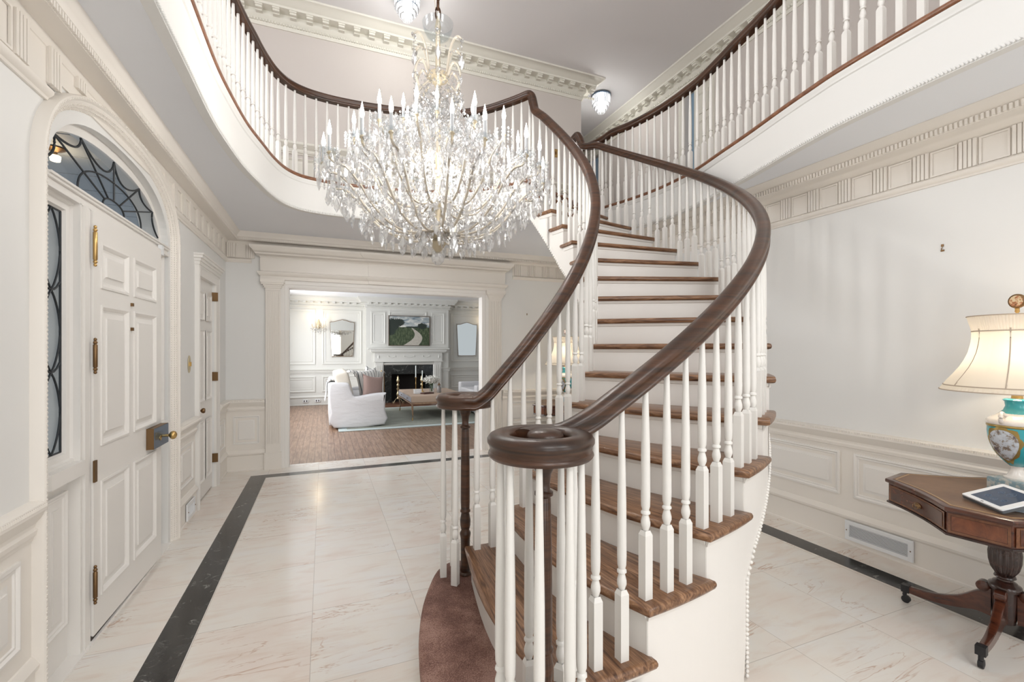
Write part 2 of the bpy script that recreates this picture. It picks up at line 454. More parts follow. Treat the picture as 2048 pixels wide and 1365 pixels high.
# ---------------------------------------------------------------- hall mouldings
L_RUNS = [[(XL, 2.335), (XL, -2.6)], [(XL, 4.77), (XL, 4.165)], [(OX0 - .25, YF), (XL, YF), (XL, 5.70)]]
R_RUNS = [[(XR, -2.6), (XR, YF), (2.37, YF)]]
CHAIR = [(0, .685), (.012, .685), (.014, .70), (.022, .705), (.026, .725), (.018, .735), (.02, .75), (.036, .77), (.045, .79), (.052, .80), (.052, .815), (.046, .828), (.03, .835), (0, .835)]
BASE = [(0, 0), (.022, 0), (.022, .015), (.017, .022), (.017, .175), (.022, .18), (.03, .19), (.032, .205), (.022, .22), (.012, .235), (0, .24)]
DADOF = [(0, .01), (.006, .01), (.006, .8), (0, .8)]
cm, bm_, = MB(), MB()
for r in L_RUNS + R_RUNS: cm.sweep(r, CHAIR); bm_.sweep(r, BASE); cm.sweep(r, DADOF)
# egg-like carving along the rail nose
for r in L_RUNS + R_RUNS:
    for (x0, y0), (x1, y1) in zip(r, r[1:]):
        n_ = int(math.hypot(x1 - x0, y1 - y0) / .012); d = Vector((x1 - x0, y1 - y0)).normalized(); nn = Vector((-d.y, d.x))
        for i in range(n_):
            p = Vector((x0, y0)).lerp(Vector((x1, y1)), (i + .5) / n_) + nn * .052
            cm.obox((p.x, p.y, .819), (.007, .005, .013), math.atan2(d.y, d.x) + .78)
struct('trim_1', cm, TRIM, 'cream chair rail with carved nosing around the hall', 30)
struct('baseboard_hall', bm_, TRIM, 'tall cream baseboard around the hall', 30)
dp = MB()
for y0, y1 in ((-.9, .1), (.2, 1.15), (1.25, 2.25)): dp.panel(FL, y0, y1, .31, .64, RAISED)
dp.panel(FL, 4.29, 4.68, .31, .64, RAISED_S)
dp.panel(FL, 5.76, 6.06, .31, .64, RAISED_S)
dp.panel(FF, -.97, -.70, .31, .64, RAISED_S)
for y0, y1 in ((2.24, 3.12), (3.22, 4.2), (4.3, 5.2), (5.3, 6.08), (1.14, 2.14), (.1, 1.04), (-.9, 0)): dp.panel(FR, y0, y1, .345, .665, RAISED)
dp.panel(FF, 2.45, 3.45, .345, .665, RAISED)
struct('trim_2', dp, TRIMW, 'raised dado panels below the chair rail', 25)

# crown with dentils, frieze with triglyphs
CR_L = [(0, 2.64), (.012, 2.645), (.03, 2.675), (.12, 2.675), (.122, 2.705), (.13, 2.71), (.135, 2.722), (.143, 2.735), (.16, 2.755), (.165, ZC), (0, ZC)]
CR_R = [(0, 2.66), (.03, 2.67), (.06, 2.69), (.075, 2.698), (.165, 2.698), (.17, 2.734), (.18, 2.737), (.20, 2.744), (.235, 2.753), (.27, 2.765), (.27, ZC), (0, ZC)]
FRZ = [(0, 2.43), (.010, 2.43), (.014, 2.44), (.022, 2.445), (.030, 2.455), (.032, 2.468), (.022, 2.478), (.008, 2.485), (.008, 2.655), (.014, 2.66), (.014, 2.67), (0, 2.67)]
FRZR = [(o, z + .018) for o, z in FRZ]
k1 = MB(); k1.sweep([(XR + 0, YF), (XL, YF), (XL, -2.6)], CR_L)
k1.sweep([(XR, -2.6), (XR, YF)], CR_R)
def teeth(mb, p0, p1, out, z0, z1, wd, gap, dep):
    p0, p1 = Vector(p0), Vector(p1); d = (p1 - p0); ln = d.length; d.normalize(); nn = Vector((-d.y, d.x)); n_ = int(ln / (wd + gap))
    for i in range(n_):
        p = p0 + d * ((i + .5) * ln / n_) + nn * out
        mb.obox((p.x, p.y, (z0 + z1) / 2), (wd, dep, z1 - z0), math.atan2(d.y, d.x))
teeth(k1, (XR, YF), (XL, YF), .125, 2.677, 2.703, .012, .008, .014); teeth(k1, (XL, YF), (XL, -1), .125, 2.677, 2.703, .012, .008, .014)
teeth(k1, (XR, .3), (XR, YF), .172, 2.700, 2.733, .013, .010, .014)
struct('trim_3', k1, TRIM, 'cream dentil crown at the hall ceiling', 30)
k2 = MB()
k2.sweep([(XR, YF), (2.53, YF)], FRZ); k2.sweep([(-.78, YF), (XL, YF), (XL, 4.06)], FRZ); k2.sweep([(XL, 2.44), (XL, -2.6)], FRZ)
k2.sweep([(XL, 4.058), (XL, 2.442)], [(0, 2.55), (.008, 2.55), (.008, 2.655), (.014, 2.66), (.014, 2.67), (0, 2.67)])
k2.sweep([(XR, -2.6), (XR, YF)], FRZR)
def trig(mb, fr, u, z0, z1):
    o, U, V, Nn = [Vector(q) for q in fr]
    for i in range(4):
        a = u - .0405 + i * .0215
        q = [o + U * x + V * z + Nn * h for x in (a, a + .016) for z in (z0, z1) for h in (.006, .024)]
        mb.add(q, [(0, 1, 3, 2), (4, 6, 7, 5), (0, 4, 5, 1), (2, 3, 7, 6), (0, 2, 6, 4), (1, 5, 7, 3)])
    q = [o + U * x + V * z + Nn * h for x in (u - .043, u + .043) for z in (z0 + .002, z1 - .002) for h in (.004, .014)]
    mb.add(q, [(0, 1, 3, 2), (4, 6, 7, 5), (0, 4, 5, 1), (2, 3, 7, 6), (0, 2, 6, 4), (1, 5, 7, 3)])
def frz(mb, fr, us, z0, z1, ends=True):
    for u in us:
        if u < 4.0 or fr is not FL or u > 4.2: trig(mb, fr, u, z0, z1)
        else: trig(mb, fr, u, 2.49, z1)
    for a, b in zip(us, us[1:]): mb.panel(fr, a + .05, b - .05, z0 + .002, z1 - .004, [(0, .008), (0, .018), (.010, .018), (.010, .009)], False)
frz(k2, FR, [1.735 + .2325 * i for i in range(-9, 19)], 2.50, 2.663)
frz(k2, FL, [1.50 - .245 * i for i in range(0, 9)][::-1] + [1.76, 2.005, 2.247], 2.485, 2.652)
trig(k2, FL, 2.476, 2.50, 2.652); trig(k2, FL, 2.70, 2.60, 2.652)
frz(k2, FL, [4.15 + .225 * i for i in range(0, 9)], 2.485, 2.652); trig(k2, FL, 3.925, 2.56, 2.652)
frz(k2, FF, [-.99, -.79], 2.485, 2.652); frz(k2, FF, [2.60, 2.83, 3.06, 3.29, 3.5], 2.485, 2.652)
struct('trim_4', k2, TRIM, 'cream frieze with triglyph blocks under the crown', 30)

# cased opening with fluted pilasters and entablature
def pil(x0, x1):
    m = MB(); yb = YF - .02
    m.box(x0 - .012, x1 + .012, YF - .055, YF, 0, .20).box(x0, x1, YF - .04, YF, .20, 2.13)
    n_ = 7; st = (x1 - x0) / n_
    for i in range(n_): m.box(x0 + (i + .24) * st, x0 + (i + .76) * st, YF - .05, YF - .03, .30, 2.10)
    for z0, z1, o in ((2.12, 2.145, .0), (2.145, 2.165, .012), (2.165, 2.185, .022), (2.185, 2.205, .038), (2.205, 2.245, .048)):
        m.box(x0 - o, x1 + o, YF - .05 - o, YF, z0, z1)
    return m
tf = thing('door_frame', None, None, (0, YF, 0), world=True); tf['kind'] = 'structure'; tf['label'] = 'cream cased opening to the living room with fluted pilasters'; tf.name = 'trim_5'
pil(-.635, -.475).build('pilaster', TRIM, tf); pil(2.155, 2.345).build('pilaster', TRIM, tf)
cs = MB(); FQ = ((0, YF, 0), (1, 0, 0), (0, 0, 1), (0, -1, 0))
CASE = [(0, 0), (0, .03), (.015, .034), (.05, .030), (.052, .022), (.085, .020), (.087, .012), (.09, 0)]
cs.panel(FQ, OX0 - .09, OX1 + .09, -.3, OZ + .09, CASE, False)
cs.clampz(0)
cs.box(OX0 - .01, OX0 + .006, YF - .014, YF + .135, 0, OZ + .01); cs.box(OX1 - .006, OX1 + .01, YF - .014, YF + .135, 0, OZ + .01); cs.box(OX0 + .006, OX1 - .006, YF - .014, YF + .135, OZ - .006, OZ + .01)
cs.build('casing', TRIMW, tf)
en = MB()
EN = [(0, 2.245), (.05, 2.245), (.052, 2.285), (.060, 2.29), (.068, 2.30), (.085, 2.325), (.085, 2.335), (.05, 2.345), (.05, 2.375), (.055, 2.46), (.05, 2.50), (.06, 2.51), (.068, 2.52), (.10, 2.535), (.105, 2.55), (.115, 2.555), (.125, 2.575), (.15, 2.60), (.155, 2.615), (.155, 2.63), (0, 2.63)]
en.sweep([(2.345, YF + .002), (2.345, YF - .001), (1.15, YF - .001), (1.15, YF - .016), (.58, YF - .016), (.58, YF - .001), (-.635, YF - .001), (-.635, YF + .002)], EN)
en.build('entablature', TRIM, tf)

# ---------------------------------------------------------------- upper storey
GL = [(1.85, 4.14), (1.78, 4.26), (1.62, 4.46), (1.40, 4.65), (1.15, 4.78), (.85, 4.87), (.45, 4.925), (.15, 4.93), (-.06, 4.90), (-.22, 4.83), (-.34, 4.68), (-.42, 4.45),
      (-.475, 4.19), (-.54, 3.85), (-.58, 3.45), (-.60, 3.1), (-.60, 2.6), (-.60, 2.0), (-.60, 1.4), (-.60, .8), (-.60, 0), (-.60, -1.5)]
GR = [(2.84, 4.73), (2.90, 4.80), (2.97, 4.78), (3.02, 4.66), (3.07, 4.48), (3.13, 4.28), (3.20, 3.95), (3.22, 3.65), (3.20, 3.3), (3.11, 2.9), (3.03, 2.55), (2.95, 2.25), (2.89, 2.0), (2.84, 1.74), (2.80, 1.24), (2.79, .8), (2.79, 0), (2.79, -1.5)]
GLs = [Vector((p.x, p.y)) for p in cr(GL, 5)]; GRs = [Vector((p.x, p.y)) for p in cr(GR, 5)]
edge = [tuple(p) for p in GRs[::-1]] + [tuple(p) for p in GLs]          # near right -> landing -> near left
def slab_ring(z): pass
outer = [(-.60, -2.6), (-2.6, -2.6), (-2.6, 6.4), (3.9, 6.4), (3.9, 9.3), (5.1, 9.3), (5.1, -2.6), (2.79, -2.6)]
ce = MB().poly(edge + [(-.60, -2.6), (-1.2, -2.6), (-1.2, 6.25), (3.7, 6.25), (3.7, -2.6), (2.79, -2.6)], ZC, True)
struct('ceiling', ce, CEIL, 'pale grey hall ceiling under the gallery', 0)
uf = MB().poly(edge + outer, Z2 - .004)
struct('floor_gallery', uf, TREAD, 'gallery floor boards', 0)
def fascia(path, side):
    P = path if side > 0 else path[::-1]
    m = MB().sweep([(p.x, p.y, 0) for p in P], [(-.05, 2.755), (.0, 2.755), (.0, 3.02), (.008, 3.025), (.012, 3.04), (.02, 3.05), (.022, 3.06), (-.05, 3.06)])
    return m
def rope(path, side, z, out, st=.016, r=.013):
    m = MB(); q = resample([Vector((p.x, p.y, 0)) for p in path], st)
    for a, b in zip(q, q[1:]):
        d = (b - a).normalized(); n_ = Vector((-d.y, d.x, 0)) * side
        c = a + n_ * out; c.z = z
        m.obox(tuple(c), (st * .55, .011, r * 1.3), math.atan2(d.y, d.x), 0, .5)
    return m
NOS = [(-.07, 3.06), (.018, 3.06), (.026, 3.064), (.031, 3.072), (.031, 3.082), (.026, 3.09), (.018, Z2), (-.07, Z2)]
# void lies on the right of GL's direction and on the left of GR reversed ... side: +1 = left of travel
FP = [(-.05, 2.755), (.0, 2.755), (.0, 3.02), (.008, 3.025), (.012, 3.04), (.02, 3.05), (.022, 3.06), (-.05, 3.06)]
def sw(path, prof): return MB().sweep([(p.x, p.y, 0) for p in path], prof)
for nm, path, lab in (('trim_6', GLs, 'curved white gallery fascia over the entrance door side'), ('trim_7', GRs[::-1], 'curved white gallery fascia over the lamp table side')):
    f = thing(nm, lab, None, (path[0].x, path[0].y, 2.75), world=True, kind='structure')
    sw(path, FP).build('fascia', FASC, f); rope(path, 1, 2.768, .004).build('rope_moulding', FASC, f, 25)
    sw(path, NOS).build('nosing', NOSE, f)

ZU = 5.55
CEILU = paint('upper ceiling paint', (.82, .82, .84), .7)
up = MB().box(-2.6, 3.70, 6.2, 6.35, Z2, ZU).box(-2.75, -2.6, -2.6, 6.35, Z2, ZU).box(3.58, 3.70, 6.35, 9.3, Z2, ZU)
struct('wall_upper_far', up, UPW, 'beige pink upper wall behind the gallery', 0)
ur = MB().box(4.95, 5.1, -2.6, 4.86, Z2, ZU).box(4.95, 5.1, 5.34, 7.62, Z2, ZU).box(4.95, 5.1, 8.3, 9.3, Z2, ZU).box(4.95, 5.1, 4.86, 5.34, 5.2, ZU).box(4.95, 5.1, 7.62, 8.3, 5.2, ZU).box(3.7, 5.1, 9.3, 9.4, Z2, ZU)
struct('wall_upper_right', ur, UPW, 'beige pink upper wall along the landing corridor', 0)
struct('ceiling_upper', MB().box(-2.75, 5.1, -2.75, 9.4, ZU, ZU + .1), CEILU, 'pale grey upper ceiling', 0)
CRU = [(0, ZU - .27), (.012, ZU - .27), (.016, ZU - .25), (.022, ZU - .235), (.024, ZU - .20), (.04, ZU - .185), (.055, ZU - .165), (.06, ZU - .155), (.06, ZU - .115), (.17, ZU - .11), (.172, ZU - .085), (.19, ZU - .075), (.21, ZU - .06), (.25, ZU - .025), (.265, ZU - .02), (.27, ZU), (0, ZU)]
def modil(mb, p0, p1, wd=.07, gap=.11):
    p0, p1 = Vector(p0), Vector(p1); d = p1 - p0; ln = d.length; d.normalize(); nn = Vector((-d.y, d.x)); n_ = int(ln / (wd + gap)); a = math.atan2(d.y, d.x)
    for i in range(n_):
        p = p0 + d * ((i + .5) * ln / n_)
        for o, z0, z1, x in ((.105, ZU - .128, ZU - .108, 1.12), (.10, ZU - .152, ZU - .126, 1), (.085, ZU - .165, ZU - .15, 1)):
            q = p + nn * o; mb.obox((q.x, q.y, (z0 + z1) / 2), (wd * x, (.115 if x > 1 else .10 if o > .09 else .05), z1 - z0), a)
for nm, run, seg, lab in (('trim_8', [(3.70, 6.5), (3.70, 6.2), (-2.6, 6.2)], ((3.92, 6.2), (-2.6, 6.2)), 'cornice with modillion blocks on the upper far wall'),
                     ('trim_9', [(4.95, -2.6), (4.95, 9.3)], ((4.95, .5), (4.95, 9.3)), 'cornice with modillion blocks on the upper corridor wall')):
    m = MB().sweep(run, CRU); modil(m, *seg); teeth(m, seg[0], seg[1], .028, ZU - .232, ZU - .205, .018, .013, .022)
    struct(nm, m, UPT, lab, 30)
# upper chair rail, dado panels, skirting
ud = MB(); UCH = [(o, z + Z2 + .02) for o, z in CHAIR]; UB = [(o, z * .8 + Z2) for o, z in BASE]
for r in ([(3.70, 6.2), (-2.6, 6.2)], [(4.95, -2.6), (4.95, 4.76)], [(4.95, 5.44), (4.95, 7.5)]): ud.sweep(r, UCH); ud.sweep(r, UB)
FU = ((0, 6.2, Z2), (1, 0, 0), (0, 0, 1), (0, -1, 0)); FUR = ((4.95, 0, Z2), (0, 1, 0), (0, 0, 1), (-1, 0, 0))
for i in range(7): ud.panel(FU, -2.5 + i * .88, -1.72 + i * .88, .30, .66, RAISED_S)
for i in range(4): ud.panel(FUR, .4 + i * 1.08, 1.38 + i * 1.08, .30, .66, RAISED_S)
struct('trim_10', ud, UPT, 'chair rail and dado panels of the upper gallery', 30)
# upper doorways
BLUEW = mat('blue grey door paint', (.30, .45, .60), .5)  # daylight from the rooms beyond, put into the colour as blue
for nm, y0, y1, lab in (('door_3', 4.86, 5.34, 'upper white panelled door standing in the corridor wall'), ('door_4', 7.62, 8.3, 'blue upper door at the end of the corridor')):
    d = thing(nm, lab, None, (4.95, (y0 + y1) / 2, Z2), world=True, kind='structure'); F_ = ((4.95, 0, Z2), (0, 1, 0), (0, 0, 1), (-1, 0, 0))
    m = MB().panel(F_, y0 - .09, y1 + .09, -.2, 2.20, CASE, False); m.clampz(Z2); m.build('casing', UPT, d)
    m = MB()
    if nm == 'door_3':
        m.box(5.0, 5.04, y0, y1 - .14, Z2, 5.2); F2 = ((5.0, 0, Z2), (0, 1, 0), (0, 0, 1), (-1, 0, 0))
        for a, b_ in ((.2, .75), (.9, 1.6), (1.7, 2.0)): m.panel(F2, y0 + .06, y1 - .2, a, b_, RAISED_S)
        m.build('door_leaf', UPT, d, 25)
        MB().box(5.045, 5.09, y0 - .02, y1 + .02, Z2, 5.22).build('door_backing', BLUEW, d, 0)  # blue sheet standing in for the daylit room beyond
    else:
        m.box(5.0, 5.04, y0, y1, Z2, 5.2).build('door_leaf', BLUEW, d, 0)

# rear wall behind the camera, windows added around the fill lights
rw = MB(); xs = [-2.75, -.6, .9, 1.8, 3.3, 5.1]
for a, b_, solid in ((-2.75, -.6, 1), (-.6, .9, 0), (.9, 1.8, 1), (1.8, 3.3, 0), (3.3, 5.1, 1)):
    if solid: rw.box(a, b_, -2.75, -2.6, 0, ZU)
    else: rw.box(a, b_, -2.75, -2.6, 0, .4).box(a, b_, -2.75, -2.6, 2.5, 3.5).box(a, b_, -2.75, -2.6, 5.3, ZU)
struct('wall_rear', rw, WALL, 'rear hall wall with tall windows, behind the viewpoint', 0)
for i, (x_, z0, z1) in enumerate(((.15, .4, 2.5), (2.55, .4, 2.5), (.15, 3.5, 5.3), (2.55, 3.5, 5.3))):
    fq = ((0, -2.6, 0), (1, 0, 0), (0, 0, 1), (0, 1, 0)); m = MB().panel(fq, x_ - .83, x_ + .83, z0 - .08, z1 + .08, [(0, 0), (0, .03), (.02, .035), (.08, .02), (.08, -.02)], False)
    m.box(x_ - .015, x_ + .015, -2.58, -2.55, z0, z1)
    for k in range(1, 4): m.box(x_ - .75, x_ + .75, -2.58, -2.55, z0 + (z1 - z0) * k / 4 - .012, z0 + (z1 - z0) * k / 4 + .012)
    struct('window_%d' % (i + 4), m, TRIMW, 'tall rear hall window behind the viewpoint', 20)

for i, y_ in enumerate((.8, 3.6)):  # window frames added around the upper left fill lights
    fq = ((-2.6, 0, 0), (0, 1, 0), (0, 0, 1), (1, 0, 0)); m = MB().panel(fq, y_ - .68, y_ + .68, 3.47, 5.23, [(0, 0), (0, .03), (.02, .035), (.08, .02), (.08, .002)], False)
    for k in range(1, 4): m.box(-2.575, -2.565 + .01, y_ - .6, y_ + .6, 3.55 + .4 * k - .012, 3.55 + .4 * k + .012)
    struct('window_%d' % (i + 8), m, TRIMW, 'upper front window of the gallery', 20)

# ---------------------------------------------------------------- the curved staircase
CX, CY, RI, RO, RS = .812, 3.55, 1.17, 2.305, .182
def th(k): return -85 + 8.15 * (k - 3)
def kk(t): return 3 + (t + 85) / 8.15
def pt(R, t, z=0): a = math.radians(t); return (CX + R * math.cos(a), CY + R * math.sin(a), z)
BUL = {2: 2.0, 3: 2.4, 4: 2.2, 5: 2.0, 6: 1.7, 7: 1.3, 8: 1.0, 9: .6, 10: .3}
def front(k, R):
    t = (R - RI) / (RO - RI); ti, to = (-95.4, -93.2) if k == 2 else (th(k), th(k))
    if k in (3, 4): ti -= (1.0, .6)[k - 3]
    return ti + (to - ti) * t - BUL.get(k, 0) * math.sin(PI * min(max(t, 0), 1))
def lift(o, R): return math.degrees(o / R)
stair = thing('staircase', 'curved open staircase with oak treads, white risers and white stringers', 'staircase', (CX, CY, 0), world=True)
RB = [RI + (RO - RI) * i / 10 for i in range(11)]
for k in range(2, 18):
    z = k * RS
    if k <= 16:
        P = [pt(R, front(k, R)) for R in RB]
        n = 5
        for i in range(1, n + 1):
            t0, t1 = front(k, RO), front(k + 1, RO) + 1.0; P.append(pt(RO, t0 + (t1 - t0) * i / n))
        P.append(pt(2.272, front(k + 1, RO) + 1.0))
        for R in [2.272 - i * (2.272 - 1.203) / 8 for i in range(9)]: P.append(pt(R, front(k + 1, R) + lift(.045, R)))
        P.append(pt(1.203, front(k + 1, RI) + 1.9)); 
        for i in range(0, 4):
            t0, t1 = front(k + 1, RI) + 1.9, front(k, RI); P.append(pt(RI, t0 + (t1 - t0) * i / 4))
        MB().slab(P, z - .036, z, .014).build('tread', TREAD, stair, 50)
    m = MB(); rr = [1.205 + (2.27 - 1.205) * i / 10 for i in range(11)]
    za, zb_ = (k - 1) * RS, z - .034
    o_ = .032
    R1 = [[pt(R, front(k, R) + lift(o_, R), za), pt(R, front(k, R) + lift(o_, R), zb_ - .022), pt(R, front(k, R) + lift(o_ - .008, R), zb_ - .018),
           pt(R, front(k, R) + lift(o_ - .014, R), zb_), pt(R, front(k, R) + lift(o_ + .012, R), zb_), pt(R, front(k, R) + lift(o_ + .012, R), za)] for R in rr]
    m.rows(R1); m.build('riser', BAL if k < 6 else TRIMW, stair, 30)
# first step: wide rounded bullnose under both volutes
B1 = cr([(.80, 2.60), (.70, 2.625), (.611, 2.573), (.538, 2.455), (.449, 2.24), (.386, 2.013), (.356, 1.856), (.336, 1.71), (.330, 1.55), (.340, 1.38), (.37, 1.22), (.43, 1.09), (.52, 1.01), (.62, .99), (.72, 1.02), (.80, 1.10), (.86, 1.22)], 3)
B1 = [tuple(p) for p in B1] + [pt(2.2, -91)[:2], pt(2.0, -92.5)[:2], pt(1.7, -94)[:2], pt(1.4, -94)[:2], pt(1.2, -93)[:2]]
MB().slab(B1, .146, .182, .014).build('tread', WORN, stair, 50)
cx_, cy_ = .62, 1.8
MB().slab([(cx_ + (p[0] - cx_) * .93, cy_ + (p[1] - cy_) * .965) for p in B1], 0, .147).build('riser', TRIMW, stair, 30)
# landing nosing between the two fascias
lp = [pt(R, front(17, R)) for R in (1.15, 1.5, 1.9, 2.3, 2.36)]
MB().sweep([(p[0], p[1], 0) for p in lp[::-1]], [(o, z) for o, z in NOS]).build('landing_nosing', NOSE, stair)
def zb(t):
    k = kk(t)
    if t < -67.3: return 0
    off = .47 if k < 14.5 else .47 - .11 * min((k - 14.5) / 2.5, 1)
    return k * RS - off + (-.05 * max(0, 1 - (t + 67.3) / 2.5))
def side(R, inner):
    m = MB(); rows = []
    for k in range(2, 17):
        t0, t1 = front(k, R if not inner else RI) + lift(.034, R), front(k + 1, R if not inner else RI) + lift(.034, R)
        for i in range(5):
            t = t0 + (t1 - t0) * i / 4; rows.append((t, k * RS - .034))
    prev = None; fs = []; vs = []
    for t, z in rows:
        vs += [pt(R, t, zb(t)), pt(R, t, z), pt(R + (.02 if inner else -.02), t, zb(t)), pt(R + (.02 if inner else -.02), t, z)]
    n = len(rows)
    for i in range(n - 1):
        a, b = i * 4, i * 4 + 4
        if abs(rows[i][0] - rows[i + 1][0]) < 1e-6: continue
        zt = rows[i + 1][1]
        o = len(m.v); ta, tb_ = rows[i][0], rows[i + 1][0]; R2 = R + (.02 if inner else -.02)
        q = [pt(r, t, z) for r in (R, R2) for t in (ta, tb_) for z in (zb(t) if not (ta < -67.3 <= tb_) else (0 if t == ta else zb(tb_)), zt)]
        m.add(q, [(0, 1, 3, 2), (4, 6, 7, 5), (0, 4, 5, 1), (2, 3, 7, 6), (0, 2, 6, 4), (1, 5, 7, 3)])
    return m
side(2.272, False).build('stringer', TRIMW, stair, 30); side(1.203, True).build('stringer', TRIMW, stair, 30)
# plaster soffit and the closed end under the low steps
so = MB(); ts = [-67.3 + i * (28.5 + 67.3) / 40 for i in range(41)]
so.rows([[pt(1.21, t, zb(t) + .004) for t in ts], [pt(2.26, t, zb(t) + .004) for t in ts]], False, False)
so.rows([[pt(1.21, -67.3, 0), pt(1.21, -67.3, zb(-67.2))], [pt(2.26, -67.3, 0), pt(2.26, -67.3, zb(-67.2))]], False, False)
so.build('soffit', TRIMW, stair, 40)
for R, sgn in ((2.272, 1), (1.203, -1)):
    bd = MB()
    t = -67.3; 
    BP = [(.001, -.009), (.0065, -.006), (.009, 0), (.0065, .006), (.001, .009)]
    for j in range(int(.42 / .020)): bd.lathe(BP, pt(R + sgn * .003, -67.3, .012 + j * .020), 7)
    while t < 27:
        bd.lathe(BP, pt(R + sgn * .003, t, zb(t) + .006), 7); t += lift(.020 / 1.14, R)
    bd.build('bead_moulding', TRIMW, stair, 60)
for k in range(2, 17):      # small scotia below each return nosing
    for R, s0, s1 in ((2.272, 0, .016), (1.203, 0, -.016)):
        br = MB()
        t0 = front(k, RO if R > 2 else RI) + lift(.02, R); t1 = front(k + 1, RO if R > 2 else RI) + .8
        rws = []
        for i in range(5):
            t = t0 + (t1 - t0) * i / 4; z = k * RS - .036
            rws.append([pt(R, t, z), pt(R + s1, t, z), pt(R + s1 * .55, t, z - .012), pt(R + s1 * .4, t, z - .024), pt(R, t, z - .026)])
        br.rows(rws); br.build('tread_moulding', TRIMW, stair, 30)

# ---------------------------------------------------------------- balustrades
RAILP = [(0, .037), (-.015, .036), (-.028, .030), (-.0355, .019), (-.0355, .009), (-.031, .001), (-.027, -.008), (-.0275, -.017), (-.032, -.021), (-.0335, -.026), (-.031, -.031), (-.026, -.036)]
RAILP = RAILP + [(-a, b) for a, b in RAILP[:0:-1]]
def baluster_mesh(h, blk=.235):
    m = MB(); w_ = .017
    m.box(-w_, w_, -w_, w_, 0, blk - .012)
    m.rows([[(-w_, -w_, blk - .012), (w_, -w_, blk - .012), (w_, w_, blk - .012), (-w_, w_, blk - .012)], [(-.011, -.011, blk + .004), (.011, -.011, blk + .004), (.011, .011, blk + .004), (-.011, .011, blk + .004)]], True, False)
    pr = [(.010, blk), (.0115, blk + .008), (.0165, blk + .022), (.0165, blk + .034), (.0125, blk + .050), (.010, blk + .058), (.0165, blk + .062), (.0165, blk + .069), (.0115, blk + .074), (.0155, blk + .088), (.0165, blk + .12), (.0155, blk + .30), (.009, h + .012)]
    m.lathe(pr, n=10); return m
_bc = {}
def baluster(parent, x, y, z, h, rz):
    key = round(h, 3)
    if key not in _bc:
        o = baluster_mesh(key).build('baluster', BAL, None, 50); _bc[key] = o.data; bpy.data.objects.remove(o)
    o = bpy.data.objects.new('baluster', _bc[key]); S.collection.objects.link(o); o.parent = parent
    o.location = Vector((x, y, z)) - parent.location; o.rotation_euler = (0, 0, rz); return o
def newel(parent, x, y, z, h):
    pr = [(.034, 0), (.034, .01), (.027, .018), (.029, .03), (.025, .05), (.026, .20), (.030, .22), (.030, .23), (.022, .245), (.028, .27), (.029, .30), (.022, .34), (.028, .345), (.028, .352), (.0235, .36), (.0255, .40), (.0245, .60), (.021, h - .125), (.019, h - .12), (.028, h - .113), (.028, h - .105), (.019, h - .098), (.018, h - .08), (.022, h - .05), (.031, h - .03), (.033, h - .012), (.026, h + .012)]
    m = MB().lathe(pr, (x, y, z), 20); return m.build('newel_post', RAIL, parent, 50)
def under(k): return 1.276 + .182 * (k - 3.06)

bR = thing('balustrade', 'dark handrail with white balusters starting at the near volute, continuing along the right gallery', 'balustrade', (.6, 1.235, .182), world=True, group='balustrades of the curved stair')
bL = thing('balustrade', 'dark handrail with white balusters starting at the smaller far volute, continuing round the left gallery', 'balustrade', (.722, 2.44, .182), world=True, group='balustrades of the curved stair')
for k in range(2, 17):
    for j in range(3):
        t = th(k) + 1.0 + 2.717 * j
        if k == 2 and j == 0: t += .6
        p = pt(2.245, t); baluster(bR, p[0], p[1], k * RS, under(kk(t)) - k * RS if kk(t) > 2.1 else 1.105 - k * RS, math.radians(t))
    for j in range(2):
        t = th(k) + 1.9 + 4.075 * j - (1.6 if k == 2 else .8 if k == 3 else 0)
        p = pt(1.228, t); baluster(bL, p[0], p[1], k * RS, max(under(kk(t)), 1.105) - k * RS, math.radians(t))
ZR = Z2 + .845      # gallery rail centre
VR_, VL_ = Vector((.6, 1.235)), Vector((.722, 2.44))
for i in (188, 221, 264, 307, 338, 55, 105, 158):
    a = math.radians(i) - YAW; baluster(bR, VR_.x + .122 * math.cos(a), VR_.y + .122 * math.sin(a), .182, .925, a)
for i in (192, 250, 128, 98):
    a = math.radians(i) - YAW; baluster(bL, VL_.x + .120 * math.cos(a), VL_.y + .120 * math.sin(a), .182, .925, a)
newel(bR, VR_.x + .005, VR_.y - .008, .182, .92); newel(bL, VL_.x, VL_.y, .182, .92)
def spiral(C_, a0, dirn, z):
    out = []
    for i in range(0, 28):
        d = i * 15; r = .125 if d < 200 else .125 - .009 * (d - 200) / 160 if d < 300 else .119 - .045 * (d - 300) / 90
        a = math.radians(a0 + dirn * d); out.append((C_.x + r * math.cos(a), C_.y + r * math.sin(a), z))
    return out
ZV = 1.138
ts = [2.35 + i * .35 for i in range(int((16.75 - 2.35) / .35) + 1)]
pr_ = [(*pt(2.245, th(k))[:2], under(k) + .035) for k in ts if k < 16.4][::-1]
low = [(.715, 1.326, 1.142)] + spiral(VR_, 72, 1, ZV)
top = [(3.105, 4.50, ZR), (3.10, 4.66, ZR), (3.07, 4.82, ZR), (3.02, 4.94, ZR), (2.94, 5.0, ZR), (2.86, 4.99, ZR), (2.80, 4.93, ZR), (2.775, 4.84, ZR), (2.768, 4.77, ZR + .006), (2.768, 4.72, ZR + .004), (2.772, 4.69, ZR - .03), (2.780, 4.66, ZR - .10), (2.797, 4.61, ZR - .17)]
gr_off = []
for i, p in enumerate(GRs):
    a = GRs[min(i + 1, len(GRs) - 1)] - GRs[max(i - 1, 0)]; a.normalize(); gr_off.append(p + Vector((-a.y, a.x)) * .055)
gr_r = [(p.x, p.y, ZR) for p in gr_off if p.y < 4.36][::-1]
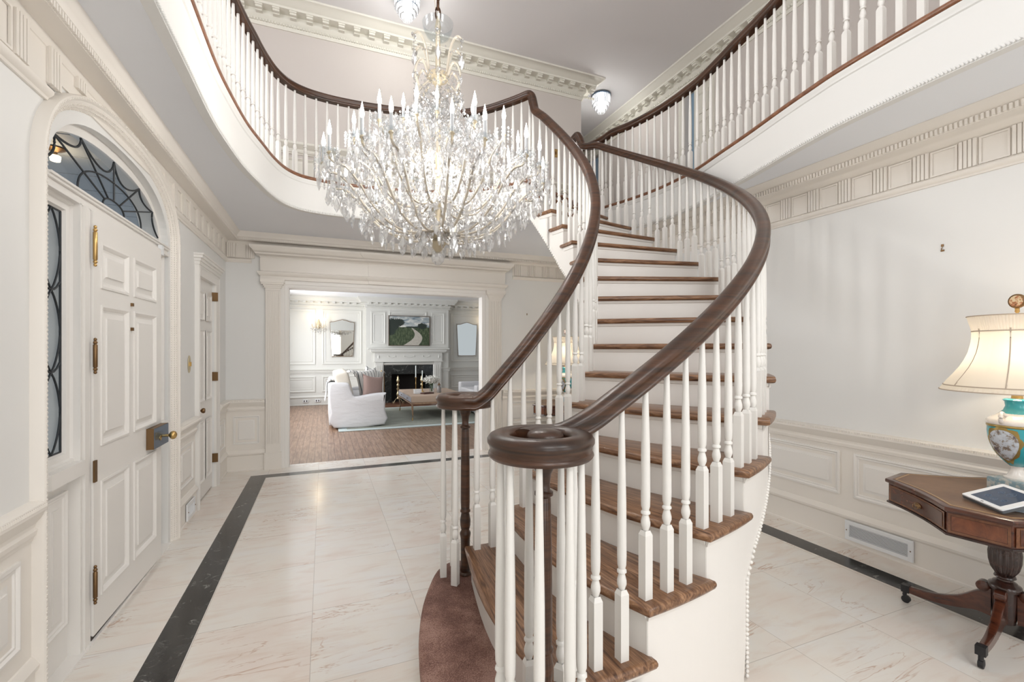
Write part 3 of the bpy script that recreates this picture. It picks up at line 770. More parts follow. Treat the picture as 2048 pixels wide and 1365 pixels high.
MB().rail(cr(gr_r[::3] + top + pr_ + low, 4), RAILP).build('handrail', RAIL, bR, 40)
MB().lathe([(.0, -.03), (.05, -.03), (.052, -.02), (.046, -.012), (.054, .0), (.058, .014), (.052, .03), (.03, .038), (0, .040)], (VR_.x + .018, VR_.y + .01, ZV + .002), 28).build('volute_cap', RAIL, bR, 50)
MB().lathe([(.0, -.03), (.05, -.03), (.052, -.02), (.046, -.012), (.054, .0), (.058, .014), (.052, .03), (.03, .038), (0, .040)], (VL_.x + .018, VL_.y - .01, ZV + .002), 28).build('volute_cap', RAIL, bL, 50)
pl = [(*pt(1.228, th(k))[:2], under(k) + .035) for k in ts if k < 16.2][::-1]
gl_off = []
for i, p in enumerate(GLs):
    a = GLs[min(i + 1, len(GLs) - 1)] - GLs[max(i - 1, 0)]; a.normalize(); gl_off.append(p - Vector((-a.y, a.x)) * .055)
gl_r = [(p.x, p.y, ZR) for p in gl_off if p.x < 1.62][::-1]
topl = [(1.72, 4.39, ZR), (1.82, 4.25, ZR + .004), (1.875, 4.165, ZR + .008), (1.893, 4.135, ZR - .005), (1.903, 4.118, ZR - .04), (1.912, 4.10, ZR - .12), (1.922, 4.078, ZR - .185)]
lowl = spiral(VL_, -84, -1, ZV)
MB().rail(cr(gl_r[::3] + topl + pl + lowl, 4), RAILP).build('handrail', RAIL, bL, 40)
for x_, y_ in ((3.095, 4.62), (3.08, 4.73), (3.04, 4.85), (2.96, 4.94), (2.87, 4.94), (2.81, 4.87)): baluster(bR, x_, y_, Z2, ZR - .035 - Z2, 0)
for off, par, y0 in ((gr_off, bR, 1.15), (gl_off, bL, 1.9)):
    q = resample([Vector((p.x, p.y, 0)) for p in off if p.y > y0 and not (par is bR and p.y > 4.55)], .103 if par is bL else .1)
    for a, b in zip(q, q[1:]):
        d = b - a; baluster(par, a.x, a.y, Z2, ZR - .035 - Z2, math.atan2(d.y, d.x))

# ---------------------------------------------------------------- arched entrance
ent = thing('trim_11', 'deep carved arch moulding around the front door', None, (XL, AC, 0), world=True, kind='structure')
AP = [(0, 0), (0, .036), (.003, .044), (.008, .048), (.015, .048), (.021, .044), (.024, .038), (.032, .036), (.048, .026), (.062, .008), (.074, -.008), (.077, -.008), (.079, -.014), (.088, -.018), (.091, -.026), (.101, -.030), (.104, -.040), (.117, -.044), (.120, -.05), (.120, -.11), (.10, -.11), (.10, -.05), (.02, -.02)]
oa = arch_pts(AA, 2.15, .50, 48)
nrm = []
for i in range(len(oa)):
    a = Vector(oa[max(i - 1, 0)]); b = Vector(oa[min(i + 1, len(oa) - 1)]); t = (b - a).normalized(); nrm.append(Vector((t.y, -t.x)))
nrm[0] = Vector((1, 0)); nrm[-1] = Vector((-1, 0))
rows = []
for (y, z), n_ in zip(oa, nrm):
    f = 1
    rows.append([(XL + h, y + n_.x * i * f, z + n_.y * i * f) for i, h in AP])
MB().rows(rows).build('arch_moulding', TRIM, ent, 30)
m = MB(); acc = 0            # carved leaf band and bead on the arch
P3 = [Vector((y, z)) for y, z in oa]; q = resample([Vector((p.x, p.y, 0)) for p in P3], .017)
for a, b in zip(q, q[1:]):
    t = (b - a).normalized(); n_ = Vector((t.y, -t.x)); ang = math.atan2(t.y, t.x); f = 1
    for i, h, s_ in ((.0115, .047, .010), (.040, .031, .010), (.052, .021, .011), (.064, .006, .010)):
        i *= f; j = random.uniform(-.3, .3)
        m.obox((XL + h, a.x + n_.x * i, a.y + n_.y * i), (.006, s_ * .8, s_ * .55), 0, ang + .5 + j)
m.build('arch_carving', TRIM, ent, 20)

fd = thing('door_1', 'white six panel front door standing slightly ajar with brass rim lock', None, (XL, 2.83, 0), world=True, kind='structure')
def post(y0, y1, z0=0, z1=2.0945, x0=XL - .13, x1=XL + .012):
    m = MB().box(x0, x1 - .018, y0, y1, z0, z1); w_ = y1 - y0
    for a, b, o in ((0, .14, .012), (.14, .3, .006), (.3, .7, .018), (.7, .86, .006), (.86, 1, .012)): m.box(x1 - .018, x1 - .018 + o, y0 + a * w_, y0 + b * w_, z0, z1)
    return m
fr_ = MB()
for y0, y1 in ((2.722, 2.822), (3.763, 3.853)): fr_.M = None; p_ = post(y0, y1); fr_.add(p_.v, p_.f)
fr_.box(XL - .13, XL - .05, AY0, AY0 + .03, 0, 2.10).box(XL - .13, XL - .05, AY1 - .03, AY1, 0, 2.10)
for z0, z1, o in ((2.092, 2.106, .006), (2.106, 2.133, -.004), (2.133, 2.146, .008), (2.146, 2.156, .016)): fr_.box(XL - .13, XL + o - (.0 if z0 > 3 else 0), AY0, AY1, z0, z1)
fr_.box(XL - .13, XL + .02, AY0, AY1, -.001, .010)
fr_.build('door_frame', TRIMW, fd, 25)
DA = math.radians(-1.2)
leaf = MB(); leaf.M = Matrix.Translation((XL + .004, 2.825, 0)) @ Matrix.Rotation(DA, 4, 'Z')
US, ZS = [.0015, .078, .399, .482, .825, .93], [.030, .20, .76, .945, 1.635, 1.73, 1.945, 2.090]
leaf.box(-.035, .0, .0015, .93, .030, 2.090)
for i in range(5):
    for j in range(7):
        if not (i in (1, 3) and j in (1, 3, 5)): leaf.box(-.001, .012, US[i], US[i + 1], ZS[j], ZS[j + 1])
DFR = ((.0, 0, 0), (0, 1, 0), (0, 0, 1), (1, 0, 0))
PD = [(-.006, .012), (-.006, .018), (.004, .019), (.016, .009), (.020, .003), (.030, .001), (.058, .009), (.059, .015)]
for u0, u1 in ((.078, .399), (.482, .825)):
    for z0, z1 in ((.20, .76), (.945, 1.635), (1.73, 1.945)): leaf.panel(DFR, u0, u1, z0, z1, PD)
leaf.build('door_leaf', TRIMW, fd, 0)
MB().box(XL - .03, XL + .008, 2.824, 3.762, .0095, .034).build('threshold', GAP, fd, 0)  # dark strip added under the leaf for the shade in the gap
def at_leaf(mb): mb.M = Matrix.Translation((XL + .004, 2.825, 0)) @ Matrix.Rotation(DA, 4, 'Z'); return mb
lk = at_leaf(MB()).box(.012, .052, .665, .925, .795, .925).build('rim_lock', OLDBR, fd, 20); lk['label'] = 'square brass rim lock case'
at_leaf(MB()).box(.052, .055, .667, .923, .797, .923).build('lock_face', STEEL, lk, 20)
kb = at_leaf(MB()); kb.tube([(.055, .86, .85), (.075, .86, .85)], .009, 10)
kb.M = kb.M @ Matrix.Translation((.075, .86, .85)) @ Matrix.Rotation(PI / 2, 4, 'Y'); kb.lathe([(.008, 0), (.014, .004), (.024, .012), (.028, .024), (.024, .036), (.012, .043), (0, .045)], n=18)
kb.build('knob', BRASS, lk, 50)
at_leaf(MB()).tube([(.055, .77, .85), (.058, .77, .85)], .016, 12).build('escutcheon', BRASS, lk)
for zz in (1.535, 1.675):
    at_leaf(MB()).box(.012, .024, .432, .448, zz - .009, zz + .009).build('peephole', OLDBR, fd)
def hinge(z0, z1, fin=True):
    m = at_leaf(MB()); c = (.020, -.002, 0)
    if fin:
        a, b = z0 + .035, z1 - .035
        m.lathe([(.002, z0), (.006, z0 + .003), (.007, z0 + .010), (.004, z0 + .014), (.008, z0 + .019), (.009, z0 + .025), (.005, z0 + .03), (.009, a), (.009, b), (.005, b + .005), (.009, b + .01), (.008, b + .016), (.004, b + .021), (.007, b + .025), (.006, b + .032), (.002, z1)], c, 12)
    else: m.box(.012, .020, -.006, .02, z0, z1)
    return m
for z0, z1, f_, mm in ((1.82, 2.02, 1, BRASS), (1.30, 1.475, 1, OLDBR), (.775, .88, 0, OLDBR), (.185, .375, 1, OLDBR)): hinge(z0, z1, f_).build('hinge', mm, fd, 50)
MB().box(XL + .012, XL + .035, 3.775, 3.815, 2.06, 2.125).build('door_sensor', WHITEM, fd, 0)

# sidelights and fanlight with lead tracery
def tb(m, pts, r=.0045): m.tube(pts, r, 6); return m
GX = XL - .052
for nm, y0, y1, lab in (('window_1', AY0 + .02, 2.735, 'narrow leaded sidelight left of the front door'), ('window_2', 3.84, AY1 - .02, 'narrow leaded sidelight right of the front door')):
    wd = thing(nm, lab, None, (GX, (y0 + y1) / 2, 0), world=True, kind='structure'); FG = ((GX, 0, 0), (0, 1, 0), (0, 0, 1), (1, 0, 0))
    m = MB().panel(FG, y0, y1, .905, 2.093, [(0, 0), (0, .035), (.012, .035), (.016, .02), (.042, .018), (.046, .008), (.05, .004), (.05, -.01), (.002, -.01)], False)
    m.build('window_frame', TRIMW, wd, 25)
    s_ = MB().box(GX - .02, XL + .02, y0 - .03, y1 - .005, .84, .905).box(GX - .02, GX + .01, y0, y1, 0, .85)
    s_.panel(FG, y0 + .035, y1 - .035, .17, .78, [(i, h + .01) for i, h in RAISED_S]); s_.build('window_sill', TRIMW, wd, 25)
    MB().box(GX - .003, GX, y0 + .045, y1 - .045, .95, 2.05).build('pane', PANE, wd, 0)
    m = MB(); a, b = y0 + .052, y1 - .052; c = (a + b) / 2; za, zc = .957, 2.040; h = (zc - za) / 3
    for y in (a, b): tb(m, [(GX + .002, y, za), (GX + .002, y, zc)])
    for z in (za, zc): tb(m, [(GX + .002, a, z), (GX + .002, b, z)])
    for i in range(3):
        for sg in (-1, 1):
            w_ = (b - a) / 2 - .004
            tb(m, [(GX + .003, c + sg * (w_ * math.sin(PI * t) ** .8 + .0), za + h * (i + t)) for t in [k / 14 for k in range(15)]])
            if i: tb(m, [(GX + .003, c + sg * w_ * t, za + h * i + .022 * t ** 2 * 2) for t in (0, .3, .6, 1)])
    m.build('lead_tracery', LEAD, wd, 60)
fw = thing('window_3', 'elliptical fanlight with radiating lead tracery above the front door', None, (GX, AC, 2.2), world=True, kind='structure')
n_ = 30; ou, inn, gls = [], [], []
for i in range(n_ + 1):
    t = math.radians(8.5) + (PI - 2 * math.radians(8.5)) * i / n_; c, s_ = math.cos(t), math.sin(t)
    ou.append((XL - .045, AC - (AA - .118) * math.copysign(abs(c) ** (2 / 2.4), c), 2.13 + .402 * s_ ** (2 / 2.4)))
    t = PI * i / n_; c, s_ = math.cos(t), math.sin(t); e = 2 / 2.3
    y, z = AC - .745 * math.copysign(abs(c) ** e, c), 2.2 + .28 * abs(s_) ** e
    inn.append((XL - .045, y, z)); gls.append((y, z))
ou[0] = (XL - .045, AY0, 2.2); ou[-1] = (XL - .045, AY1, 2.2)
MB().rows([ou, inn, [(GX - .01, y, z) for _, y, z in inn]], False, False).build('window_frame', TRIMW, fw, 30)
MB().rows([[(GX - .002, y, z) for y, z in gls], [(GX - .002, y, 2.15) for y, z in gls]], False, False).build('pane', PANE, fw, 0)
m = MB()
def fp(nr, deg): a = math.radians(deg); c, s_ = math.cos(a), math.sin(a); e = 2 / 2.3; return (GX + .004, AC + .74 * nr * math.copysign(abs(c) ** e, c), 2.2 + .275 * nr * abs(s_) ** e)
sp = [34, 62, 90, 118, 146]
for d in sp: tb(m, [fp(.19, d), fp(1, d)], .005)
for r_ in (.19, .56): tb(m, [fp(r_, d) for d in range(0, 181, 6)], .005)
ed = [2] + sp + [178]
for a, b in zip(ed, ed[1:]):
    pa, pb = Vector(fp(1, a)), Vector(fp(1, b)); inw = (Vector((GX + .004, AC, 2.2)) - (pa + pb) / 2).normalized() * (pb - pa).length * .26
    tb(m, [pa.lerp(pb, k / 10) + inw * math.sin(PI * k / 10) ** .8 for k in range(11)], .0055)
m.build('lead_tracery', LEAD, fw, 60)

# porch outside
PB = paint('porch boards', (.42, .47, .52), .6)
N, L, b = nodes(PB)
pc = MB()
for i in range(24): pc.box(-5, XL - .2, -2 + i * .4, -2 + i * .4 + .385, 2.72, 2.75)
struct('ceiling_porch', pc, PB, 'blue grey boarded porch ceiling', 0)
struct('floor_porch', MB().box(-5, XL - .16, -2, 8, -.2, -.05), paint('porch floor', (.4, .4, .4)), 'grey porch floor', 0)
pl_ = thing('porch_lantern', 'small lit porch lantern seen through the top left of the fanlight', 'lantern', (-1.60, 3.86, 2.72))
MB().lathe([(.05, 0), (.055, -.008), (.035, -.02), (.012, -.03), (.008, -.05)], n=14).build('canopy', OLDBR, pl_)
MB().lathe([(.02, -.05), (.028, -.055), (.025, -.085), (.012, -.09)], n=12).build('lamp_glass', WARM, pl_)
point('porch_lantern_light', (0, 0, -.12), 1.2, (1, .7, .4), .04, pl_)

# closet door on the same wall
cd = thing('door_2', 'white six panel closet door with dark hinges beside the cased opening', None, (XL, 5.22, 0), world=True, kind='structure')
m = MB().panel(FL, 4.79, 5.65, -.2, 2.17, [(0, 0), (0, .032), (.014, .038), (.03, .03), (.04, .028), (.06, .022), (.085, .020), (.088, .0), (.09, -.03)], False)
m.clampz(0)
for z0, z1, o in ((2.17, 2.20, .01), (2.20, 2.225, .02), (2.225, 2.25, .035), (2.25, 2.265, .045)): m.box(XL, XL + .03 + o, 4.79 - o, 5.65 + o, z0, z1)
m.build('casing', TRIMW, cd, 25)
m = MB().box(XL - .06, XL - .018, 4.88, 5.56, .012, 2.085); F2 = ((XL - .018, 0, 0), (0, 1, 0), (0, 0, 1), (1, 0, 0))
for u0, u1 in ((4.96, 5.18), (5.26, 5.48)):
    for z0, z1 in ((.17, .74), (.93, 1.60), (1.70, 1.96)): m.panel(F2, u0, u1, z0, z1, [(i * .8, h * .8) for i, h in PD])
m.build('door_leaf', TRIMW, cd, 25)
for z in (.30, 1.14, 1.96): MB().box(XL - .018, XL + .035, 5.548, 5.562, z - .045, z + .045).build('hinge', OLDBR, cd)
m = MB(); m.M = Matrix.Translation((XL - .018, 4.945, .86)) @ Matrix.Rotation(PI / 2, 4, 'Y')
m.lathe([(.022, 0), (.022, .004), (.009, .008), (.009, .03), (.020, .038), (.025, .05), (.020, .062), (0, .066)], n=16); m.build('knob', OLDBR, cd, 50)
m = MB().box(XL - .16, XL - .10, 4.85, 5.6, 0, 2.1); m.build('door_backing', GAP, cd, 0)

def vent(name, label, fr, u0, u1, v0, v1, nslat, vert=False):
    t = thing(name, label, 'vent', group='baseboard air vents', loc=tuple(Vector(fr[0]) + Vector(fr[1]) * ((u0 + u1) / 2) + Vector(fr[2]) * v0), world=True)
    MB().panel(fr, u0, u1, v0, v1, [(0, 0), (0, .010), (.002, .012), (.028, .012), (.030, .002)], False).build('frame', WHITEM, t, 20)
    o, U, V, Nn = [Vector(q) for q in fr]
    MB().add([o + U * a + V * b + Nn * .001 for a, b in ((u0 + .02, v0 + .02), (u1 - .02, v0 + .02), (u1 - .02, v1 - .02), (u0 + .02, v1 - .02))], [(0, 1, 2, 3)]).build('duct_backing', GAP, t, 0)
    m = MB()
    for i in range(nslat):
        if vert:
            a = u0 + .03 + (u1 - u0 - .06) * (i + .5) / nslat; w_ = (u1 - u0 - .06) / nslat * .25
            q = [o + U * (a + x) + V * z + Nn * h for x, h in ((-w_ / 2, .003), (w_ / 2, .010)) for z in (v0 + .028, v1 - .028)]
        else:
            a = v0 + .03 + (v1 - v0 - .06) * (i + .5) / nslat; w_ = (v1 - v0 - .06) / nslat * .5
            q = [o + U * x + V * (a + z) + Nn * h for z, h in ((-w_ / 2, .010), (w_ / 2, .003)) for x in (u0 + .028, u1 - .028)]
        m.add(q, [(0, 1, 3, 2)])
    m.build('louvres', WHITEM, t, 0)
    m = MB()
    for u in (u0 + .013, u1 - .013): q = o + U * u + V * ((v0 + v1) / 2) + Nn * .013; m.obox(tuple(q), (.006, .006, .006), .7)
    m.build('screws', OLDBR, t)
vent('floor_vent', 'white louvred air vent low in the baseboard of the lamp table wall', ((XR - .022, 0, 0), (0, 1, 0), (0, 0, 1), (-1, 0, 0)), 1.77, 2.19, .035, .175, 9)
vent('floor_vent', 'small grey air vent in the baseboard left of the closet door', ((XL + .022, 0, 0), (0, 1, 0), (0, 0, 1), (1, 0, 0)), 4.42, 4.66, .03, .165, 8, True)

sw_ = thing('light_switch', 'oval brass light switch plate between front door and closet door', 'light switch', (XL, 4.60, 1.295), group='brass light switches')
m = MB(); m.M = Matrix.Rotation(PI / 2, 4, 'Y')
m.lathe([(.001, 0), (.04, 0), (.044, .002), (.042, .005), (.001, .006)], n=24, sx=1.7, sy=1); PLATE = mat('cream brass plate', (.62, .54, .36), .35, .6); m.build('plate', PLATE, sw_)
MB().box(.006, .018, -.004, .004, -.018, .018).build('toggle', BRASS, sw_)
hk = thing('picture_hook', 'small picture hook left in the bare wall above the lamp', 'hook', (XR, 1.63, 2.05), group='picture hooks left in the walls')
MB().box(-.006, 0, -.006, .006, .008, .022).box(-.004, 0, -.009, .009, -.022, -.012).build('hook_plate', OLDBR, hk)
m = MB().tube([(-.004, 0, .012), (-.008, 0, -.004), (-.014, 0, -.014), (-.016, 0, -.004)], .002, 6); m.build('hook_prong', OLDBR, hk)
hk = thing('picture_hook', 'tiny dark picture hook in the bare wall right of the cased opening', 'hook', (2.76, YF, 1.93), group='picture hooks left in the walls')
MB().box(-.004, .004, -.008, 0, -.012, .016).build('hook_plate', OLDBR, hk)
us = thing('light_switch', 'small gold framed switch plate on the upper far wall', 'light switch', (3.25, 6.2, 4.39), group='brass light switches')
MB().box(-.035, .035, -.012, 0, -.06, .06).build('plate', BRASS, us)
MB().box(-.008, .008, -.022, -.012, -.02, .02).build('toggle', OLDBR, us)

# ---------------------------------------------------------------- chandelier
GOLD = mat('antique gilt', (.58, .50, .36), .4, .45)
CREAMG = mat('cream gilt arm', (.70, .64, .54), .3, .2)
CHAINM = mat('chain bronze', (.10, .05, .03), .4, .9)
CANM = mat('candle sleeve', (.50, .52, .54), .5)
ch = thing('chandelier', 'large crystal chandelier with lit candle bulbs hanging over the hall', 'chandelier', (.70, 3.0, 0))
m = MB()
for i in range(30):
    z = 3.64 + i * .066; lk_ = [(.016 * math.cos(a), 0, .043 * math.sin(a)) for a in [2 * PI * k / 12 for k in range(13)]]
    if i % 2: lk_ = [(0, x, z_) for x, _, z_ in lk_]
    m.tube([(x, y, z + z_) for x, y, z_ in lk_], .006, 6, False)
m.build('chain', CHAINM, ch)
m = MB().tube([(.022 * math.cos(t * 1.1), .022 * math.sin(t * 1.1), 3.6 + t * .04) for t in range(50)], .003, 5); m.build('cord', CREAMG, ch)
MB().lathe([(.08, ZU), (.08, ZU - .01), (.05, ZU - .04), (.015, ZU - .06)], n=20).build('ceiling_rose', CHAINM, ch)
MB().lathe([(.012, 2.06), (.03, 2.08), (.055, 2.12), (.03, 2.15), (.06, 2.19), (.065, 2.21), (.025, 2.25), (.018, 2.3), (.016, 3.15), (.03, 3.18), (.064, 3.20), (.068, 3.205), (.068, 3.235), (.062, 3.24), (.016, 3.25), (.015, 3.52), (.02, 3.55), (.008, 3.62)], n=20).build('stem', GOLD, ch)
MB().lathe([(.004, 3.46), (.04, 3.465), (.075, 3.49), (.095, 3.53), (.102, 3.575), (.099, 3.575), (.09, 3.53), (.07, 3.496), (.038, 3.472), (.004, 3.468)], n=28).build('glass_bowl', PANE, ch)
MB().lathe([(.001, 1.975), (.020, 1.982), (.038, 2.0), (.044, 2.022), (.038, 2.045), (.02, 2.06), (.006, 2.066)], n=14).build('finial_ball', CRYS, ch, 0)
flat = [(0, .007), (-.007, .004), (-.007, -.004), (0, -.007), (.007, -.004), (.007, .004)]
TIERS = [(18, 0, [(.05, 2.20), (.18, 2.165), (.32, 2.19), (.44, 2.28), (.53, 2.40), (.61, 2.475), (.68, 2.485), (.70, 2.525)], 2.53, .10),
         (12, .12, [(.05, 2.42), (.14, 2.345), (.26, 2.35), (.36, 2.45), (.44, 2.60), (.50, 2.655), (.53, 2.69)], 2.70, .09),
         (6, .3, [(.05, 2.75), (.12, 2.66), (.19, 2.69), (.235, 2.79), (.25, 2.85)], 2.86, .08)]
def polar(r, a, z): return (r * math.cos(a), r * math.sin(a), z)
proto = {}
stuff = []; pend = []
def bead(m, p, s_, k=None):
    x, y, z = p; h = s_ * random.uniform(1.0, 1.7); a0 = random.random() * 3
    q = [(x + s_ * math.cos(a0 + i * PI / 2), y + s_ * math.sin(a0 + i * PI / 2), z) for i in range(4)] + [(x, y, z + h), (x, y, z - h)]
    m.add(q, [(0, 1, 4), (1, 2, 4), (2, 3, 4), (3, 0, 4), (1, 0, 5), (2, 1, 5), (3, 2, 5), (0, 3, 5)])
cl = MB()
for ti, (n, a0, pr, zc, chh) in enumerate(TIERS):
    for i in range(n):
        a = a0 + 2 * PI * i / n + (.05 * math.sin(i * 3)); R_ = pr[-1][0]
        if ti not in proto:
            arm = MB().rail([(p[0], 0, p[1]) for p in [(q.x, q.y) for q in cr(pr, 6)]], flat).build('arm', CREAMG, None, 50); proto[ti] = arm; arm_o = arm
            cu = MB().lathe([(.003, -.035), (.006, -.025), (.006, -.010), (.015, -.002), (.016, .0), (.010, .006), (.010, .010)], (R_, 0, zc), 10).build('candle_cup', GOLD, None, 50)
            bo = MB().lathe([(.012, .002), (.045, .004), (.052, .014), (.050, .014), (.040, .007), (.012, .006)], (R_, 0, zc), 12).build('drip_dish', PANE, None, 30)
            ca = MB().lathe([(.0095, .008), (.0095, chh), (.006, chh + .002)], (R_, 0, zc), 10).build('candle', CANM, None, 50)
            bu = MB().lathe([(.005, chh), (.010, chh + .010), (.0125, chh + .024), (.010, chh + .042), (.006, chh + .062), (.0005, chh + .088)], (R_, 0, zc), 10).build('bulb', BULB, None, 60)
            for o in (cu, bo, ca): o.parent = arm
            bu.parent = ca
            arm.parent = ch; o = arm
        else: o = dup(proto[ti], ch)
        o.rotation_euler = (0, 0, a)
        # crystals around the arm
        for t in range(56 if ti == 0 else 50):
            f = (t % 26) / 25; q = pr[min(int(f * (len(pr) - 1)), len(pr) - 2)]; q2 = pr[min(int(f * (len(pr) - 1)) + 1, len(pr) - 1)]; g = f * (len(pr) - 1) % 1
            r_ = q[0] + (q2[0] - q[0]) * g; z_ = q[1] + (q2[1] - q[1]) * g
            bead(cl, polar(r_ + random.uniform(-.02, .02), a + random.uniform(-.04, .04) / max(r_, .15), z_ + random.uniform(-.04, .04)), random.uniform(.008, .014))
        for t in range(9):                      # rosette of drops round the dish
            b = t * 2 * PI / 9; p = polar(R_, a, zc); c = (p[0] + .052 * math.cos(b), p[1] + .052 * math.sin(b))
            for s_ in range(4): bead(cl, (c[0], c[1], zc + .022 - s_ * .022), .008)
            if t % 3 == 0: pend.append((c[0], c[1], zc - .055))
        for t in range(8):                      # festoon to the neighbour
            f = (t + .5) / 8; b = a + f * 2 * PI / n; bead(cl, polar(R_ - .02, b, zc - .02 - .07 * math.sin(PI * f)), .007)
# hanging skirts
for R_, z_, n in ((.12, 2.155, 10), (.24, 2.155, 16), (.36, 2.19, 24), (.48, 2.245, 30), (.58, 2.34, 34), (.66, 2.42, 36)):
    for i in range(n):
        a = 2 * PI * (i + .5 * (n % 3)) / n; pend.append(polar(R_, a, z_ - random.uniform(0, .015)))
        bead(cl, polar(R_, a, z_ + .012), .007); bead(cl, polar(R_, a, z_ + .03), .005)
for i in range(2200):                            # dense body of cut drops
    a = random.random() * 2 * PI; z_ = random.uniform(2.2, 3.05); rm = .66 - abs(z_ - 2.45) * .85 if z_ < 2.9 else .18; r_ = max(rm, .10) * random.random() ** .5
    bead(cl, polar(r_, a, z_), random.uniform(.006, .013))
for i in range(700):
    a = random.random() * 2 * PI; z_ = random.uniform(2.9, 3.2); bead(cl, polar(random.uniform(.06, .17), a, z_), random.uniform(.005, .009))
# crown scrolls
for i in range(6):
    a = i * PI / 3 + .3
    sc = MB().rail([(p.x, 0, p.y) for p in cr([(.06, 3.20), (.075, 3.30), (.085, 3.36), (.11, 3.43), (.145, 3.455), (.175, 3.43)], 6)], flat)
    sc.rail([(p.x, 0, p.y) for p in cr([(.075, 3.22), (.11, 3.29), (.15, 3.26), (.165, 3.18), (.13, 3.10)], 6)], flat)
    sc.rail([(p.x, 0, p.y) for p in cr([(.03, 2.55), (.05, 2.75), (.10, 2.92), (.16, 3.02), (.13, 3.10), (.07, 3.17)], 6)], flat)
    o = sc.build('scroll', CREAMG, ch, 50); o.rotation_euler = (0, 0, a)
    for r_, z_ in ((.175, 3.42), (.165, 3.17), (.15, 3.02)):
        for t in range(6): bead(cl, (r_ * math.cos(a) + random.uniform(-.012, .012), r_ * math.sin(a) + random.uniform(-.012, .012), z_ + random.uniform(-.012, .012)), .009)
        for t in range(4): bead(cl, polar(r_, a, z_ - .02 - t * .018), .0055)
        pend.append(polar(r_, a, z_ - .095))
    for t in range(9): f = (t + .5) / 9; bead(cl, polar(.175 - .02 * math.sin(PI * f), a + f * PI / 3, 3.40 - .09 * math.sin(PI * f)), .006)
# almond pendants: the hundred nearest are parts, the rest one part
def drop(m, c=(0, 0, 0), s_=1.0, a=0):
    x, y, z = c; ca, sa = math.cos(a), math.sin(a); R = []
    for w_, t_, h in ((.002, .002, 0), (.008, .005, -.014), (.016, .008, -.036), (.013, .006, -.054), (.001, .001, -.074)):
        R.append([(x + s_ * (w_ * u * ca - t_ * v * sa), y + s_ * (w_ * u * sa + t_ * v * ca), z + s_ * h) for u, v in ((1, 0), (.5, 1), (-.5, 1), (-1, 0), (-.5, -1), (.5, -1))])
    m.rows(R)
pend.sort(key=lambda p: (p[0] + .70) * math.sin(YAW) + (p[1] + 3.0) * math.cos(YAW) - p[2] * -.2)
dm = MB(); drop(dm, (0, 0, 0), 1.3); d0 = dm.build('crystal_pendant', CRYS, None, 0); d0.parent = ch
rest = MB()
for i, p in enumerate(pend):
    if i < 100:
        o = d0 if i == 0 else d0.copy()
        if i: S.collection.objects.link(o)
        o.parent = ch; o.location = p; o.rotation_euler = (0, 0, random.random() * 3)
    else: drop(rest, p, 1.3, random.random() * 3)
o = rest.build('crystal_pendants_back', CRYS, ch, 0); o['kind'] = 'stuff'
o = cl.build('crystal_beads', CRYS, ch, 0); o['kind'] = 'stuff'
for i in range(6):
    a = i * PI / 3; point('chandelier_light', polar(.55, a, 2.74), 7.5, (1, .96, .91), .05, ch)
point('chandelier_light', (0, 0, 2.62), 12, (1, .96, .91), .2, ch)

# flush crystal lights
LITB = emis('lit frosted bulb', (1, .98, .95), 9.0)
def flush(loc, lab):
    t = thing('ceiling_light', lab, 'ceiling light', loc, group='flush crystal ceiling lights')
    MB().lathe([(.15, 0), (.155, -.004), (.155, -.03), (.148, -.034), (.01, -.034)], n=28).build('rim', STEEL, t, 40)
    for tier, (r_, z0, z1, n) in enumerate(((.148, -.03, -.10, 30), (.142, -.095, -.16, 28), (.118, -.15, -.21, 24), (.088, -.20, -.255, 18), (.055, -.245, -.295, 12))):
        m = MB()
        for i in range(n):
            a = 2 * PI * i / n; m.obox((r_ * math.cos(a), r_ * math.sin(a), (z0 + z1) / 2), (.006, .022, z1 - z0), a)
        m.build('prism_tier', FROST, t, 0)
    MB().lathe([(.02, -.045), (.05, -.06), (.055, -.12), (.045, -.18), (.02, -.22), (.005, -.24)], n=16).build('bulb', LITB, t)
    point('ceiling_light_lamp', (0, 0, -.33), 9, (1, .97, .92), .06, t)
flush((4.17, 6.36, ZU), 'round crystal prism ceiling light at the far upper corridor')
flush((.90, 5.42, ZU), 'round crystal prism ceiling light above and behind the chandelier')

# ---------------------------------------------------------------- living room shell
YB, YC = 12.74, 12.45
struct('wall_living_back', MB().box(-1.05, 1.02, YB, YB + .12, 0, ZC).box(3.2, 6.5, YB, YB + .12, 0, ZC), LRW, 'panelled back wall of the living room', 0)
br_ = MB().box(1.02, 1.66, YC, YB + .1, 0, ZC).box(2.54, 3.2, YC, YB + .1, 0, ZC).box(1.66, 2.54, YC, YB + .1, .76, ZC)
struct('wall_chimney', br_, LRW, 'chimney breast of the living room', 0)
struct('ceiling_living_room', MB().box(-1.05, 6.5, YF + .12, YB + .1, ZC, ZC + .1), CEIL, 'pale living room ceiling', 0)
FB = ((0, YB, 0), (1, 0, 0), (0, 0, 1), (0, -1, 0)); FC = ((0, YC, 0), (1, 0, 0), (0, 0, 1), (0, -1, 0))
lt = MB()
LPAN = [(0, 0), (0, .016), (.012, .02), (.030, .016), (.045, .004), (.06, .003), (.075, .010), (.09, .002)]
lt.panel(FB, -.95, -.19, 1.03, 2.44, LPAN, False); lt.panel(FB, -.03, .93, 1.03, 2.44, LPAN, False); lt.panel(FB, 3.34, 4.30, 1.07, 2.44, LPAN, False); lt.panel(FB, 4.45, 5.6, 1.07, 2.44, LPAN, False)
lt.panel(FB, -.95, -.19, .33, .73, LPAN, False); lt.panel(FB, -.03, .93, .33, .73, LPAN, False); lt.panel(FB, 3.34, 4.30, .33, .70, LPAN, False)
